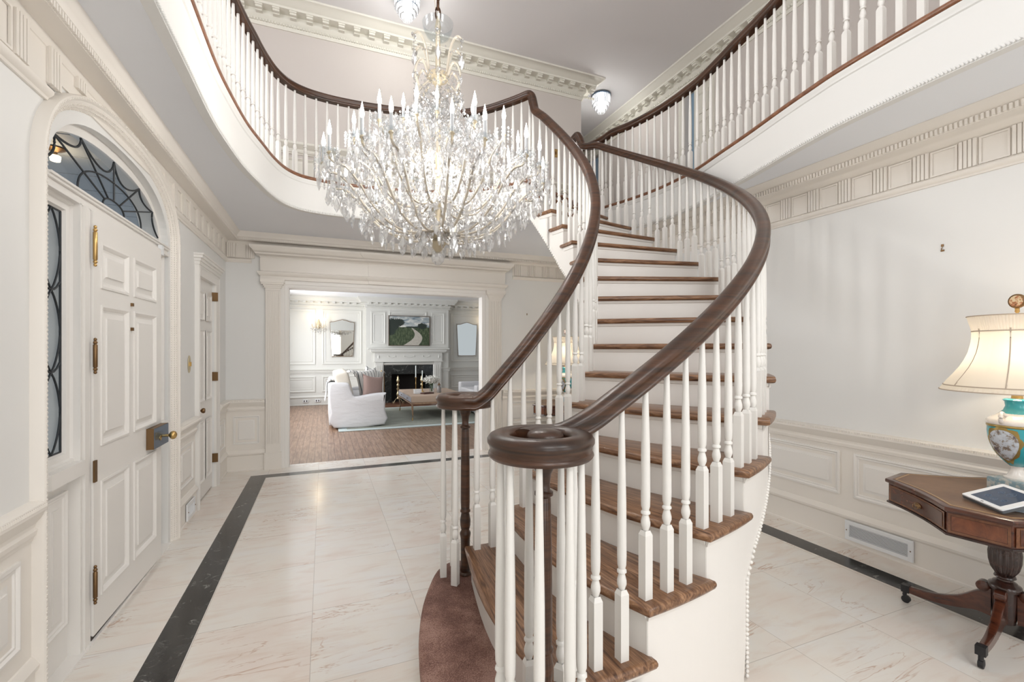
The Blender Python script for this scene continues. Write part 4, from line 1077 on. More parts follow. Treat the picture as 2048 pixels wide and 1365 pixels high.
lt.panel(FC, 1.14, 1.51, 1.55, 2.40, LPAN, False); lt.panel(FC, 2.72, 3.09, 1.55, 2.42, LPAN, False); lt.panel(FC, 1.60, 2.60, 1.50, 2.44, LPAN, False)
LCH = [(0, .80), (.015, .80), (.02, .83), (.03, .84), (.03, .87), (.045, .88), (.05, .905), (0, .91)]
for r in ([(1.02, YB), (-1.05, YB)], [(6.5, YB), (3.2, YB), (3.2, YC), (3.0, YC)], [(1.24, YC), (1.02, YC), (1.02, YB)]): lt.sweep(r, LCH); lt.sweep(r, BASE)
struct('trim_12', lt, LRW, 'wall panels, chair rail and baseboard of the living room', 25)
lc = MB(); run = [(6.5, YB), (3.2, YB), (3.2, YC), (1.02, YC), (1.02, YB), (-1.05, YB)]
CRL = [(0, 2.50), (.02, 2.505), (.03, 2.52), (.03, 2.555), (.04, 2.57), (.05, 2.585), (.05, 2.63), (.14, 2.635), (.145, 2.66), (.17, 2.68), (.20, 2.73), (.21, 2.735), (.21, ZC), (0, ZC)]
lc.sweep(run, CRL); _z = ZU; ZU = 2.77
for a, b in zip(run, run[1:]):
    if abs(a[0] - b[0]) > .5:
        teeth(lc, a, b, .035, 2.525, 2.552, .022, .018, .02)
        p0, p1 = Vector(a), Vector(b); d = p1 - p0; ln = d.length; d.normalize(); nn = Vector((-d.y, d.x)); k_ = int(ln / .165)
        for i in range(k_):
            p = p0 + d * ((i + .5) * ln / k_) + nn * .095; lc.obox((p.x, p.y, 2.612), (.07, .09, .04), 0)
ZU = _z
struct('trim_13', lc, LRW, 'bracketed cornice of the living room', 25)
struct('trim_14', MB().sweep([(XL, YF + .12), (6.5, YF + .12)], [(0, 2.6), (.12, 2.72), (.12, ZC), (0, ZC)]), LRW, 'cornice on the near side of the living room', 25)
# rest of the living room: panelled right wall; window wall on the left
struct('wall_living_right', MB().box(6.5, 6.6, YF + .12, YB + .1, 0, ZC), LRW, 'right wall of the living room', 0)
wl2 = MB()
for y0, y1 in ((6.28, 7.0), (8.1, 8.9), (10.0, 10.8), (11.9, 12.8)): wl2.box(-1.17, -1.05, y0, y1, 0, ZC)
wl2.box(-1.17, -1.05, 6.28, 12.8, 2.3, ZC).box(-1.17, -1.05, 6.28, 12.8, 0, .7)
struct('wall_living_window', wl2, LRW, 'window wall of the living room', 0)

# fireplace
fp_ = thing('fireplace', 'white wooden fireplace mantel with black marble slips in the living room', 'fireplace', (2.1, YC, 0), world=True)
m = MB().slab([(1.06, YC), (1.06, YC - .24), (3.17, YC - .24), (3.17, YC)], 1.415, 1.45, .012)
for z0, z1, o in ((1.36, 1.415, .20), (1.345, 1.36, .17), (1.33, 1.345, .14)): m.box(1.22 - o * .5, 3.0 + o * .5, YC - o, YC, z0, z1)
m.build('mantel_shelf', LRW, fp_, 40)
m = MB().box(1.22, 3.0, YC - .10, YC, 1.10, 1.34).box(1.20, 3.02, YC - .12, YC, 1.085, 1.11)
m.build('frieze_board', LRW, fp_)
m = MB(); cxm = 2.11
def swag(c, w_, d):
    m.tube([(c + w_ * (t - .5), YC - .103, 1.25 - d * math.sin(PI * t)) for t in [i / 10 for i in range(11)]], .008, 6)
    for s_ in (-.5, .5): m.lathe([(.001, -.03), (.01, -.02), (.012, 0), (.001, .02)], (c + w_ * s_, YC - .105, 1.24), 8)
swag(cxm, .26, .05); swag(1.66, .18, .05); swag(2.56, .18, .05)
for x in (1.32, 2.91): m.lathe([(.001, -.06), (.025, 0), (.001, .06)], (x, YC - .10, 1.22), 4)
m.build('carved_swags', LRW, fp_, 50)
for x0 in (1.24, 2.78):
    m = MB().box(x0, x0 + .20, YC - .09, YC, 0, 1.09)
    for i in range(3): m.box(x0 + .03 + i * .055, x0 + .06 + i * .055, YC - .10, YC - .09, .12, 1.0)
    m.build('pilaster', LRW, fp_)
m = MB().panel(((0, YC - .02, 0), (1, 0, 0), (0, 0, 1), (0, -1, 0)), 1.40, 2.82, -.2, 1.06, [(0, 0), (0, .05), (.02, .055), (.045, .04), (.055, .03), (.06, 0)], False); m.clampz(0)
m.build('inner_frame', LRW, fp_)
BM = mat('black marble', (.012, .014, .014), .12); N, L, b = nodes(BM)
r = ramp(N, [(.0, (.010, .012, .012)), (.56, (.016, .018, .018)), (.66, (.16, .17, .16))]); L.new(noise(N, L, coords(N, L), 5, 6, .7, 2).outputs[0], r.inputs[0]); L.new(r.outputs[0], b.inputs['Base Color'])
MB().box(1.45, 1.66, YC - .03, YC, 0, 1.0).box(2.54, 2.77, YC - .03, YC, 0, 1.0).box(1.66, 2.54, YC - .03, YC, .76, 1.0).build('marble_slips', BM, fp_)
FBX = mat('sooty firebrick', (.022, .018, .016), .9)
MB().box(1.60, 1.66, YC, YC + .45, 0, .8).box(2.54, 2.6, YC, YC + .45, 0, .8).box(1.6, 2.6, YC + .45, YC + .5, 0, .8).box(1.6, 2.6, YC, YC + .5, .76, .82).build('firebox', FBX, fp_)
HR = mat('brown marble hearth', (.16, .075, .045), .3)
MB().slab([(1.20, 11.42), (3.02, 11.42), (3.02, YC), (1.20, YC)], 0, .012, .004).build('hearth', HR, fp_)
PBR = mat('pale brass', (.55, .46, .30), .3, .9)
def andiron(x):
    t = thing('andiron', 'tall turned brass andiron standing at the %s of the firebox' % ('left' if x < 2 else 'right'), 'andiron', (x, 12.25, .012), group='brass andirons')
    pr = [(.03, .10), (.045, .12), (.03, .15), (.02, .17), (.045, .21), (.05, .24), (.03, .29), (.02, .32), (.045, .36), (.05, .385), (.02, .41), (.04, .45), (.045, .48), (.018, .52), (.045, .56), (.052, .60), (.03, .64), (.035, .67), (.02, .70), (.001, .72)]
    MB().lathe([(r_ * .85, z_) for r_, z_ in pr], n=14).build('column', PBR, t, 50)
    for s_ in (-1, 1):
        MB().tube([(0, 0, .13), (s_ * .05, -.02, .12), (s_ * .09, -.05, .07), (s_ * .12, -.06, .0), (s_ * .15, -.06, .02), (s_ * .13, -.05, .05)], .010, 8).build('leg', PBR, t, 50)
    MB().tube([(0, 0, .1), (0, .2, .08), (0, .35, .08), (0, .37, 0)], .012, 6).build('log_bar', BLACK, t)
andiron(1.80); andiron(2.42)
ft = thing('fireplace_tools', 'brass handled fireplace tools on a stand left of the firebox', 'fireplace tools', (1.36, 12.05, .012))
MB().lathe([(.09, 0), (.09, .012), (.02, .03), (.012, .05), (.010, .80), (.02, .82), (.022, .85), (.001, .88)], n=14).build('stand', BRASS, ft, 50)
for i, (dx, dy) in enumerate(((.06, 0), (-.05, .03), (0, -.06))):
    m = MB().tube([(dx * 1.4, dy * 1.4, .03), (dx, dy, .74)], .007, 6); m.lathe([(.008, .74), (.018, .77), (.02, .80), (.008, .84), (.001, .86)], (dx, dy, 0), 8); m.build('poker', OLDBR, ft, 50)

# painting: country path through fields
PT = mat('painted landscape', (.4, .4, .4), .6); N, L, b = nodes(PT)
t_ = N.new('ShaderNodeTexCoord'); sp = N.new('ShaderNodeSeparateXYZ'); L.new(t_.outputs['Object'], sp.inputs[0]); X, Z = sp.outputs[0], sp.outputs[2]
nz = noise(N, L, t_.outputs['Object'], 9, 5, .65); nf = noise(N, L, t_.outputs['Object'], 45, 3, .7)
def wob(a, s_): return mth(N, L, 'ADD', a, mth(N, L, 'MULTIPLY', mth(N, L, 'SUBTRACT', nz.outputs[0], .5), s_))
sky = ramp(N, [(.35, (.16, .22, .27)), (.5, (.42, .46, .47)), (.62, (.72, .72, .68))]); cm_ = coords(N, L, 'Object', (2, 1, 7)); L.new(noise(N, L, cm_, 2, 4, .6, .6).outputs[0], sky.inputs[0])
gr_ = ramp(N, [(.3, (.014, .026, .014)), (.5, (.050, .075, .034)), (.7, (.17, .20, .115))]); L.new(noise(N, L, coords(N, L, 'Object', (14, 1, 5)), 2, 5, .7).outputs[0], gr_.inputs[0])
c = mix(N, L, mth(N, L, 'GREATER_THAN', wob(Z, .03), .10), gr_.outputs[0], sky.outputs[0])
def blob(cx, cz, rx, rz, w_=.35):
    u = mth(N, L, 'POWER', mth(N, L, 'DIVIDE', mth(N, L, 'SUBTRACT', X, cx), rx), 2); v = mth(N, L, 'POWER', mth(N, L, 'DIVIDE', mth(N, L, 'SUBTRACT', Z, cz), rz), 2)
    d = mth(N, L, 'ADD', mth(N, L, 'ADD', u, v), mth(N, L, 'MULTIPLY', mth(N, L, 'SUBTRACT', nf.outputs[0], .5), 2.6 * w_ / .35)); return mth(N, L, 'LESS_THAN', d, 1)
for a in ((-.42, .16, .16, .17), (-.30, .22, .17, .10), (-.50, .02, .14, .14), (.34, .13, .13, .08), (.10, .10, .20, .02)): c = mix(N, L, blob(*a), c, (.018, .028, .022))
# path: a band curving up from the bottom to the horizon
zc_ = mth(N, L, 'SUBTRACT', .08, Z); cxp = mth(N, L, 'ADD', .06, mth(N, L, 'MULTIPLY', mth(N, L, 'SINE', mth(N, L, 'MULTIPLY', zc_, 7)), .17)); wd_ = mth(N, L, 'ADD', .012, mth(N, L, 'MULTIPLY', zc_, .40))
ip = mth(N, L, 'MULTIPLY', mth(N, L, 'LESS_THAN', mth(N, L, 'ABSOLUTE', mth(N, L, 'SUBTRACT', X, cxp)), wd_), mth(N, L, 'GREATER_THAN', zc_, 0))
pc2 = ramp(N, [(.3, (.36, .33, .29)), (.7, (.60, .57, .50))]); L.new(nf.outputs[0], pc2.inputs[0])
c = mix(N, L, ip, c, pc2.outputs[0]); L.new(c, b.inputs['Base Color'])
pa = thing('painting', 'landscape painting of a winding path through fields above the mantel', 'painting', (2.125, YC - .03, 1.91))
MB().box(-.53, .53, -.02, .02, -.385, .385).build('canvas', PT, pa, 0)
MB().panel(((0, .02, 0), (1, 0, 0), (0, 0, 1), (0, -1, 0)), -.545, .545, -.40, .40, [(0, 0), (0, .055), (.012, .055), (.012, .02)], False).build('frame', mat('dark bronze frame', (.12, .085, .06), .4), pa, 0)

def mirror(x, lab):
    t = thing('wall_mirror', lab, 'mirror', (x, YB - .02, 1.23), group='shield shaped wall mirrors')
    half = [(0, 0), (.20, 0), (.245, .012), (.262, .05), (.30, .86), (.298, .885), (.27, .90), (.20, .905), (.11, .935), (0, .965)]
    P = [(p.x, p.y) for p in cr(half[1:], 3)]; P = P + [(-a, b) for a, b in P[::-1][1:]]
    def sl(P, d0, d1, s_):
        q = MB().slab([(a * s_, (b - .48) * s_ + .48) for a, b in P], 0, d1 - d0); q.v = [(x_, -d0 - z_, y_) for x_, y_, z_ in q.v]; return q
    sl(P, 0, .02, 1).build('frame', OLDBR, t, 30); sl(P, .0205, .022, .975).build('mirror_glass', MIRROR, t, 0)
mirror(.45, 'frameless shield shaped mirror left of the fireplace'); mirror(3.81, 'shield shaped mirror right of the fireplace')
def sconce(x, z, lab):
    t = thing('wall_sconce', lab, 'wall light', (x, YB, z), group='crystal wall sconces')
    MB().lathe([(.03, -.12), (.05, -.05), (.045, .0), (.02, .06), (.012, .12)], (0, -.03, 0), 12).build('backplate', GOLD, t, 50)
    for a, (dx, dy, dz) in enumerate(((-.15, -.12, 0), (.15, -.12, 0), (0, -.17, .12))):
        ar = MB().tube([(p.x, p.y, p.z) for p in cr([(0, -.04, -.04), (dx * .5, dy * .7, -.09), (dx * .95, dy, -.06), (dx, dy, dz)], 5)], .006, 6).build('arm', GOLD, t, 50)
        c_ = MB().lathe([(.02, dz), (.011, dz + .01), (.010, dz + .08)], (dx, dy, 0), 8).build('candle', WAX, ar, 50)
        MB().lathe([(.008, dz + .08), (.026, dz + .10), (.030, dz + .125), (.022, dz + .15), (.001, dz + .165)], (dx, dy, 0), 8).build('bulb', WARM, c_, 50)
    m = MB()
    for i in range(160): b_ = random.uniform(-.2, .2); bead(m, (b_, -.06 - random.random() * .12, -.05 - random.random() * .14 - .1 * (1 - abs(b_) * 5) * random.random()), .008)
    o = m.build('crystal_drops', CRYS, t, 0); o['kind'] = 'stuff'
    point('wall_sconce_light', (0, -.26, .20), 2.2, (1, .76, .50), .06, t)
sconce(-.12, 2.06, 'three candle crystal wall sconce left of the mirrors'); sconce(4.42, 2.06, 'crystal wall sconce glowing at the right edge of the opening')
def outlet(x):
    t = thing('wall_outlet', 'white wall outlet in the living room baseboard, the %s of two' % ('left' if x < -.3 else 'right'), 'outlet', (x, YB - .034, .11), group='baseboard outlets')
    MB().box(-.06, .06, -.006, .004, -.035, .035).build('plate', WHITEM, t)
    for s_ in (-1, 1): MB().box(s_ * .028 - .012, s_ * .028 + .012, -.009, -.006, -.02, .02).build('socket', GAP, t)
outlet(-.42); outlet(-.14)

# rug, sofa, cushions, ottoman table
RUGM = mat('sage rug', (.30, .33, .29), .95); N, L, b = nodes(RUGM)
r = ramp(N, [(.35, (.235, .255, .22)), (.65, (.36, .38, .33))]); L.new(noise(N, L, coords(N, L, 'Object', (1, 6, 1)), 2.5, 5, .7).outputs[0], r.inputs[0]); L.new(r.outputs[0], b.inputs['Base Color'])
rg = thing('rug', 'pale sage green rug with a blue white border in the living room', 'rug', (0, 0, 0), world=True)
MB().slab([(.24, 8.42), (5.2, 8.42), (5.2, 11.40), (.24, 11.40)], -.002, .012, .004).build('border', mat('rug border', (.50, .58, .58), .95), rg, 0)
MB().slab([(.38, 8.56), (5.06, 8.56), (5.06, 11.26), (.38, 11.26)], .012, .0145, 0).build('field', RUGM, rg, 0)
def soft(name, m_, par, lev=2, mat_=None):
    o = m_.build(name, mat_, par, 180); s_ = o.modifiers.new('s', 'SUBSURF'); s_.levels = s_.render_levels = lev; return o
def rbox(x0, x1, y0, y1, z0, z1, r=.04, M=None):
    """box with support loops, rounded by subdivision"""
    m = MB(); m.M = M
    def ax(a, b): return [a, a + r, b - r, b]
    X, Y, Z = ax(x0, x1), ax(y0, y1), ax(z0, z1); vs, idx, fs = [], {}, []
    def vi(i, j, k):
        if (i, j, k) not in idx: idx[(i, j, k)] = len(vs); vs.append((X[i], Y[j], Z[k]))
        return idx[(i, j, k)]
    for a in range(3):
        for b_ in range(3):
            for k in (0, 3):
                fs.append((vi(a, b_, k), vi(a + 1, b_, k), vi(a + 1, b_ + 1, k), vi(a, b_ + 1, k))); fs.append((vi(a, k, b_), vi(a + 1, k, b_), vi(a + 1, k, b_ + 1), vi(a, k, b_ + 1)))
                fs.append((vi(k, a, b_), vi(k, a + 1, b_), vi(k, a + 1, b_ + 1), vi(k, a, b_ + 1)))
    m.add(vs, fs); return m
SOFA = mat('white slipcover', (.64, .64, .655), .95); N, L, b = nodes(SOFA); bump(N, L, b, noise(N, L, coords(N, L, 'Object', (1, 1, 3)), 6, 4).outputs[0], .35, .03)
sf = thing('sofa', 'white slipcovered sofa seen from its arm end, left of the rug', 'sofa', (.62, 9.7, .0145), world=True)
def armp(y0, y1):
    pr = [(.17, .03), (1.03, .04), (1.045, .30), (1.06, .575), (1.05, .615), (.80, .60), (.56, .565), (.49, .60), (.43, .78), (.38, .815), (.20, .82), (.10, .80), (.085, .6), (.12, .3)]
    q = [(p.x, p.y) for p in cr(pr, 2, True)]
    m = MB().slab(q, 0, y1 - y0, .035, 2); m.v = [(x, y1 - z, y) for x, y, z in m.v]
    for i, (x, y, z) in enumerate(m.v):
        k = max(0, 1 - z / .35); m.v[i] = (x + .012 * k * math.sin(y * 25 + x * 9), y - .03 * k + .012 * k * math.sin(x * 31), z)
    return m
armp(8.70, 8.90).build('arm', SOFA, sf, 70); armp(10.75, 10.95).build('arm', SOFA, sf, 70)
soft('backrest', rbox(.09, .36, 8.88, 10.77, .04, .82, .05), sf, 2, SOFA)
soft('seat_base', rbox(.2, 1.07, 8.88, 10.77, .03, .36, .03), sf, 2, SOFA)
for y in (8.9, 9.83): soft('seat_cushion', rbox(.34, 1.05, y, y + .92, .36, .52, .05), sf, 2, SOFA)
CRM = mat('cream cushion cloth', (.62, .575, .50), .95)
for y in (8.9, 9.83):
    M_ = Matrix.Translation((.40, y, .50)) @ Matrix.Rotation(-.22, 4, 'Y'); soft('back_cushion', rbox(-.13, .13, 0, .92, 0, .50, .10, M_), sf, 2, CRM)
STR = mat('striped cushion cloth', (.6, .58, .54), .95); N, L, b = nodes(STR)
t_ = N.new('ShaderNodeTexCoord'); sp = N.new('ShaderNodeSeparateXYZ'); L.new(t_.outputs['Object'], sp.inputs[0])
f = mth(N, L, 'GREATER_THAN', mth(N, L, 'FRACT', mth(N, L, 'MULTIPLY', sp.outputs[0], 15)), .82); L.new(mix(N, L, f, (.66, .65, .62), (.10, .11, .12)), b.inputs['Base Color'])
MAUVE = mat('mauve linen', (.33, .235, .21), .9)
def pillow(lab, loc, rz, tilt, s_, m_):
    o = MB(); n = 10; R = []
    for sgn in (1, -1):
        for i in range(n + 1):
            for j in range(n + 1):
                u, v = 2 * i / n - 1, 2 * j / n - 1; t = .30 * (max(0, (1 - u ** 4) * (1 - v ** 4)) ** .6) * s_ * .5
                pin = 1 - .07 * (1 - u * u) * 0 - .10 * (abs(v) ** 2) * (1 - u * u) * .5
                R.append((u * s_ / 2 * (1 - .08 * (1 - v * v)), sgn * t - .0, v * s_ / 2 * (1 - .08 * (1 - u * u)) - (.05 * s_ * (1 - u * u) if v > .9 else 0)))
    fs = []
    for q in range(2):
        for i in range(n):
            for j in range(n):
                a = q * (n + 1) ** 2 + i * (n + 1) + j; fs.append((a, a + 1, a + n + 2, a + n + 1))
    o.add(R, fs); ob = o.build('cushion', m_, None, 180); ob.location = loc; ob.rotation_euler = (tilt[0], tilt[1], rz); tag(ob, lab, 'cushion', 'loose cushions'); return ob
pillow('mauve linen cushion propped in front of the striped ones', (.86, 8.99, .72), .45, (-.22, .16), .44, MAUVE)
pillow('striped cushion leaning behind the mauve cushion on the sofa', (.80, 9.33, .80), .55, (-.2, -.1), .50, STR)
pillow('striped cushion with its corner up at the far end of the sofa', (.95, 9.85, .79), .55, (-.15, .30), .50, STR)
th_ = MB()
pts_ = [(.03, .47), (.055, .62), (.07, .80), (.16, .855), (.30, .865), (.36, .93), (.44, 1.0), (.52, .99), (.56, .9)]
q = cr(pts_, 4); rr_ = []
for i, p in enumerate(q):
    f = i / (len(q) - 1); rr_.append([(p.x + .006 * math.sin(j * 1.9), 8.98 + j * .055 + .02 * math.sin(f * 7), p.y + .012 * math.sin(j * 2.3 + f * 5)) for j in range(8)])
th_.rows(rr_, False, False); o = th_.build('throw_blanket', STR, None, 180); sd_ = o.modifiers.new('s', 'SOLIDIFY'); sd_.thickness = .012
tag(o, 'white throw with dark stripes draped over the back of the sofa', 'throw blanket')

OT = mat('tan linen top', (.47, .36, .28), .9); LEGW = wood('pale walnut legs', (.26, .16, .10), (.44, .30, .20), .35, (20, 20, 6))
ot = thing('coffee_table', 'upholstered coffee table on slim curved wooden legs, with a pale drawer front', 'coffee table', (2.1, 9.9, .0145), world=True)
m = MB().slab([(1.60, 9.10), (2.72, 9.10), (2.72, 10.75), (1.60, 10.75)], .36, .50, .018, 3); m.build('top', OT, ot, 50)
MB().panel(((1.595, 0, 0), (0, 1, 0), (0, 0, 1), (-1, 0, 0)), 9.14, 10.7, .375, .47, [(0, 0), (0, .006), (.006, .008), (.012, .004)]).build('drawer', mat('grey drawer front', (.40, .40, .45), .5), ot, 0)
for y in (9.55, 10.3): MB().obox((1.585, y, .42), (.012, .02, .02)).build('drawer_pull', OLDBR, ot)
MB().slab([(1.59, 9.09), (2.73, 9.09), (2.73, 10.76), (1.59, 10.76)], .335, .36, .006).build('apron', LEGW, ot, 40)
for sx, x in ((-1, 1.63), (1, 2.69)):
    for sy, y in ((-1, 9.13), (1, 10.72)):
        lg = MB().tube([(x + sx * .015, y + sy * .015, .34), (x + sx * .012, y + sy * .012, .25), (x, y, .12), (x + sx * .012, y + sy * .012, .0145)], lambda f: .026 - .016 * f ** .7, 8).build('leg', LEGW, ot, 50)
        MB().tube([(x + sx * .006, y + sy * .006, .07), (x + sx * .0125, y + sy * .0125, .0145)], .0115, 8).build('leg_tip', BRASS, lg, 50)
def candlestick(x, y, h, c, lab):
    t = thing('candlestick', lab, 'candlestick', (x, y, .50), group='brass candlesticks')
    MB().lathe([(.045, 0), (.04, .01), (.01, .03), (.008, h * .5), (.013, h * .55), (.008, h * .6), (.008, h - .03), (.02, h - .01), (.022, h)], n=12).build('stem', BRASS, t, 50)
    MB().lathe([(.011, h - .005), (.010, h + c)], n=10).build('candle', WAX, t, 50)
candlestick(1.83, 9.9, .32, .25, 'taller brass candlestick with a pale candle on the coffee table'); candlestick(1.98, 9.95, .24, .22, 'shorter brass candlestick with a pale candle beside the flowers')
bx_ = thing('box', 'small white box on the near corner of the coffee table', 'box', (1.80, 9.55, .50), .1)
MB().slab([(-.07, -.05), (.07, -.05), (.07, .05), (-.07, .05)], 0, .07, .004).build('body', WHITEM, bx_); MB().slab([(-.073, -.053), (.073, -.053), (.073, .053), (-.073, .053)], .07, .09, .004).build('lid', WHITEM, bx_)
bk = thing('books', 'small dark open frame lying among the things on the coffee table', 'tray', (1.98, 9.45, .50), .4); bk.name = 'small_tray'
MB().slab([(-.12, -.07), (.12, -.07), (.12, .07), (-.12, .07)], 0, .008, .003).build('base', mat('tortoiseshell', (.09, .045, .035), .3), bk); MB().panel(((0, 0, .008), (1, 0, 0), (0, 1, 0), (0, 0, 1)), -.12, .12, -.07, .07, [(0, 0), (0, .018), (.008, .018), (.008, 0)], False).build('rim', mat('tray rim', (.12, .06, .05), .3), bk)
FLW = mat('white blossom', (.84, .84, .80), .8)
vf = thing('flower_vase', 'glass vase of white flowers on the coffee table', 'vase', (2.14, 9.75, .50))
MB().lathe([(.04, 0), (.05, .01), (.06, .07), (.045, .13), (.05, .16), (.046, .16), (.041, .13), (.055, .07), (.045, .015), (.001, .012)], n=20).build('vase', PANE, vf, 50)
m = MB()
for i in range(9): a = i * .7; m.tube([(.01 * math.cos(a), .01 * math.sin(a), .02), (.03 * math.cos(a), .03 * math.sin(a), .16), (.12 * math.cos(a), .12 * math.sin(a), .24)], .003, 5)
m.build('stems', mat('green stem', (.10, .18, .08), .6), vf)
m = MB()
for i in range(260):
    v = Vector((random.gauss(0, 1), random.gauss(0, 1), random.gauss(0, 1))).normalized() * random.uniform(.6, 1); c_ = Vector((v.x * .17, v.y * .15, .27 + v.z * .085))
    for k in range(3): d = Vector((random.uniform(-1, 1), random.uniform(-1, 1), random.uniform(-1, 1))).normalized() * .022; e = d.cross(Vector((.3, .5, .8))).normalized() * .014; m.add([c_, c_ + d + e, c_ + d * 1.5, c_ + d - e], [(0, 1, 2, 3)])
o = m.build('blossoms', FLW, vf, 0); o['kind'] = 'stuff'
gv = thing('glass_jar', 'small grey glass jar right of the flower vase', 'jar', (2.27, 9.62, .50))
MB().lathe([(.045, 0), (.05, .01), (.045, .10), (.025, .13), (.03, .16), (.026, .16), (.021, .13), (.041, .10), (.001, .012)], n=18).build('body', mat('smoky glass', (.45, .42, .40), .1, 0, Transmission_Weight=.6), gv, 50); MB().lathe([(.03, .16), (.03, .175), (.01, .19), (.012, .21), (.001, .215)], n=14).build('lid', OLDBR, gv, 50)
ac = thing('armchair', 'pale armchair partly hidden behind the right side of the opening', 'armchair', (3.55, 9.9, .0145), world=True)
soft('seat_base', rbox(3.0, 3.8, 9.3, 10.4, .05, .42, .05), ac, 2, SOFA); soft('arm', rbox(2.95, 3.8, 9.15, 9.36, .05, .66, .06), ac, 2, SOFA); soft('arm', rbox(2.95, 3.8, 10.36, 10.57, .05, .66, .06), ac, 2, SOFA)
soft('backrest', rbox(3.68, 3.9, 9.2, 10.5, .05, .86, .07), ac, 2, SOFA); soft('seat_cushion', rbox(2.95, 3.7, 9.37, 10.35, .42, .55, .05), ac, 2, SOFA)
tag(pillow('blue grey patterned cushion on the pale armchair', (3.42, 9.75, .80), 1.6, (-.2, 0), .48, mat('blue grey cushion', (.30, .34, .40), .9)), None, 'cushion')

# ---------------------------------------------------------------- drum tables and porcelain lamps
LEATH = mat('tan leather top', (.15, .075, .038), .42); N, L, b = nodes(LEATH)
r = ramp(N, [(.3, (.10, .045, .022)), (.7, (.21, .115, .06))]); L.new(noise(N, L, coords(N, L), 4, 5, .65).outputs[0], r.inputs[0]); L.new(r.outputs[0], b.inputs['Base Color'])
def table_outline(s_=1.0, n=7):
    """four short straight ends joined by four concave drawer fronts"""
    P = []
    for q in range(4):
        a = math.radians(10 + 90 * q); r_, w_ = .445 * s_, .108 * s_
        c, d = Vector((math.cos(a), math.sin(a))), Vector((-math.sin(a), math.cos(a)))
        p0, p1 = c * r_ - d * w_, c * r_ + d * w_; a2 = a + PI / 2; c2, d2 = Vector((math.cos(a2), math.sin(a2))), Vector((-math.sin(a2), math.cos(a2))); p2 = c2 * r_ - d2 * w_
        P += [p0, p1]; mid = (p1 + p2) / 2; inw = -mid.normalized() * .022 * s_
        for i in range(1, n): f = i / n; P.append(p1.lerp(p2, f) + inw * math.sin(PI * f))
    return [tuple(p) for p in P]
def drum_table(lab, loc, rz):
    t = thing('drum_table', lab, 'table', loc, rz, group='matching drum tables')
    H_ = .70
    MB().slab(table_outline(), H_ - .022, H_, .006).build('top', MAHOG, t, 40)
    lt_ = MB().slab(table_outline(.93), H_, H_ + .001); lt_.build('leather', LEATH, t, 0)
    o_ = table_outline(.90); g_ = MB()
    for k in range(len(o_)):
        a, b_ = Vector(o_[k]), Vector(o_[(k + 1) % len(o_)]); g_.obox((*((a + b_) / 2), H_ + .0015), ((b_ - a).length, .005, .001), math.atan2((b_ - a).y, (b_ - a).x))
    g_.build('gilt_tooling', mat('gilt tooling', (.45, .30, .15), .4), t, 0)
    MB().slab(table_outline(.965), H_ - .125, H_ - .022, .0).build('apron', MAHOG, t, 30)
    MB().slab(table_outline(.985), H_ - .133, H_ - .122, .003).build('bead', DARKM, t, 40)
    for q in range(4):
        a = math.radians(10 + 90 * q); c, d = Vector((math.cos(a), math.sin(a), 0)), Vector((-math.sin(a), math.cos(a), 0)); w_ = .10; fr = (c * .445 * .965, d, (0, 0, 1), c)
        MB().panel(fr, -w_, w_, H_ - .118, H_ - .03, [(0, 0), (0, .001), (.010, .001), (.010, .0015)], False).build('banding', INLAY, t, 0)
        MB().panel(fr, -w_ + .012, w_ - .012, H_ - .106, H_ - .042, [(0, 0), (0, .001)]).build('veneer_panel', FLAME, t, 0)
    # concave drawer fronts
    o_ = table_outline(.972)
    for q in range(4):
        i0 = q * 8 + 1; pts = [o_[(i0 + k) % len(o_)] for k in range(8)]; p = [Vector(x) for x in pts]
        def strip(za, zb_, off, f0, f1):
            R = []
            q_ = [p[0].lerp(p[1], f0)] + p[1:-1] + [p[-1].lerp(p[-2], f0)]
            for v in q_: n_ = v.normalized() * off; R.append([(v.x + n_.x, v.y + n_.y, za), (v.x + n_.x, v.y + n_.y, zb_)])
            return MB().rows(R, False, False)
        strip(H_ - .116, H_ - .032, .003, .2, 0).build('banding', INLAY, t, 50)
        dr = strip(H_ - .108, H_ - .040, .005, .45, 0).build('drawer', MAHOG, t, 50)
        mid = (p[3] + p[4]) / 2; n_ = mid.normalized(); a = math.atan2(n_.y, n_.x); h_ = MB(); h_.M = Matrix.Translation((mid.x + n_.x * .006, mid.y + n_.y * .006, H_ - .074)) @ Matrix.Rotation(a, 4, 'Z') @ Matrix.Rotation(PI / 2, 4, 'Y')
        h_.lathe([(.001, 0), (.016, 0), (.017, .002), (.012, .004), (.006, .010), (.001, .011)], n=18, sx=.8, sy=1.7)
        h_.tube([(0 + .0, -.022, .008), (.012, -.018, .012), (.016, 0, .014), (.012, .018, .012), (0, .022, .008)], .002, 6); h_.build('handle', OLDBR, dr, 40)
    # urn pedestal with reeded body
    pr = [(.040, .58), (.038, .52), (.034, .49), (.036, .48), (.058, .468), (.060, .455), (.056, .445)]
    MB().lathe(pr, n=28).build('pedestal', DARKM, t, 50)
    m = MB(); R = []
    for r_, z in ((.054, .450), (.058, .42), (.056, .38), (.048, .345), (.036, .325), (.030, .315)):
        R.append([((r_ + .0028 * math.cos(16 * a)) * math.cos(a), (r_ + .0028 * math.cos(16 * a)) * math.sin(a), z) for a in [2 * PI * k / 96 for k in range(96)]])
    m.rows(R); m.build('carved_urn', DARKM, t, 50)
    MB().lathe([(.02, .325), (.037, .315), (.040, .305), (.030, .297), (.030, .290), (.043, .282), (.045, .276), (.058, .268), (.062, .255), (.058, .245), (.048, .242), (.044, .12), (.038, .085), (.02, .075)], n=28).build('hub', DARKM, t, 50)
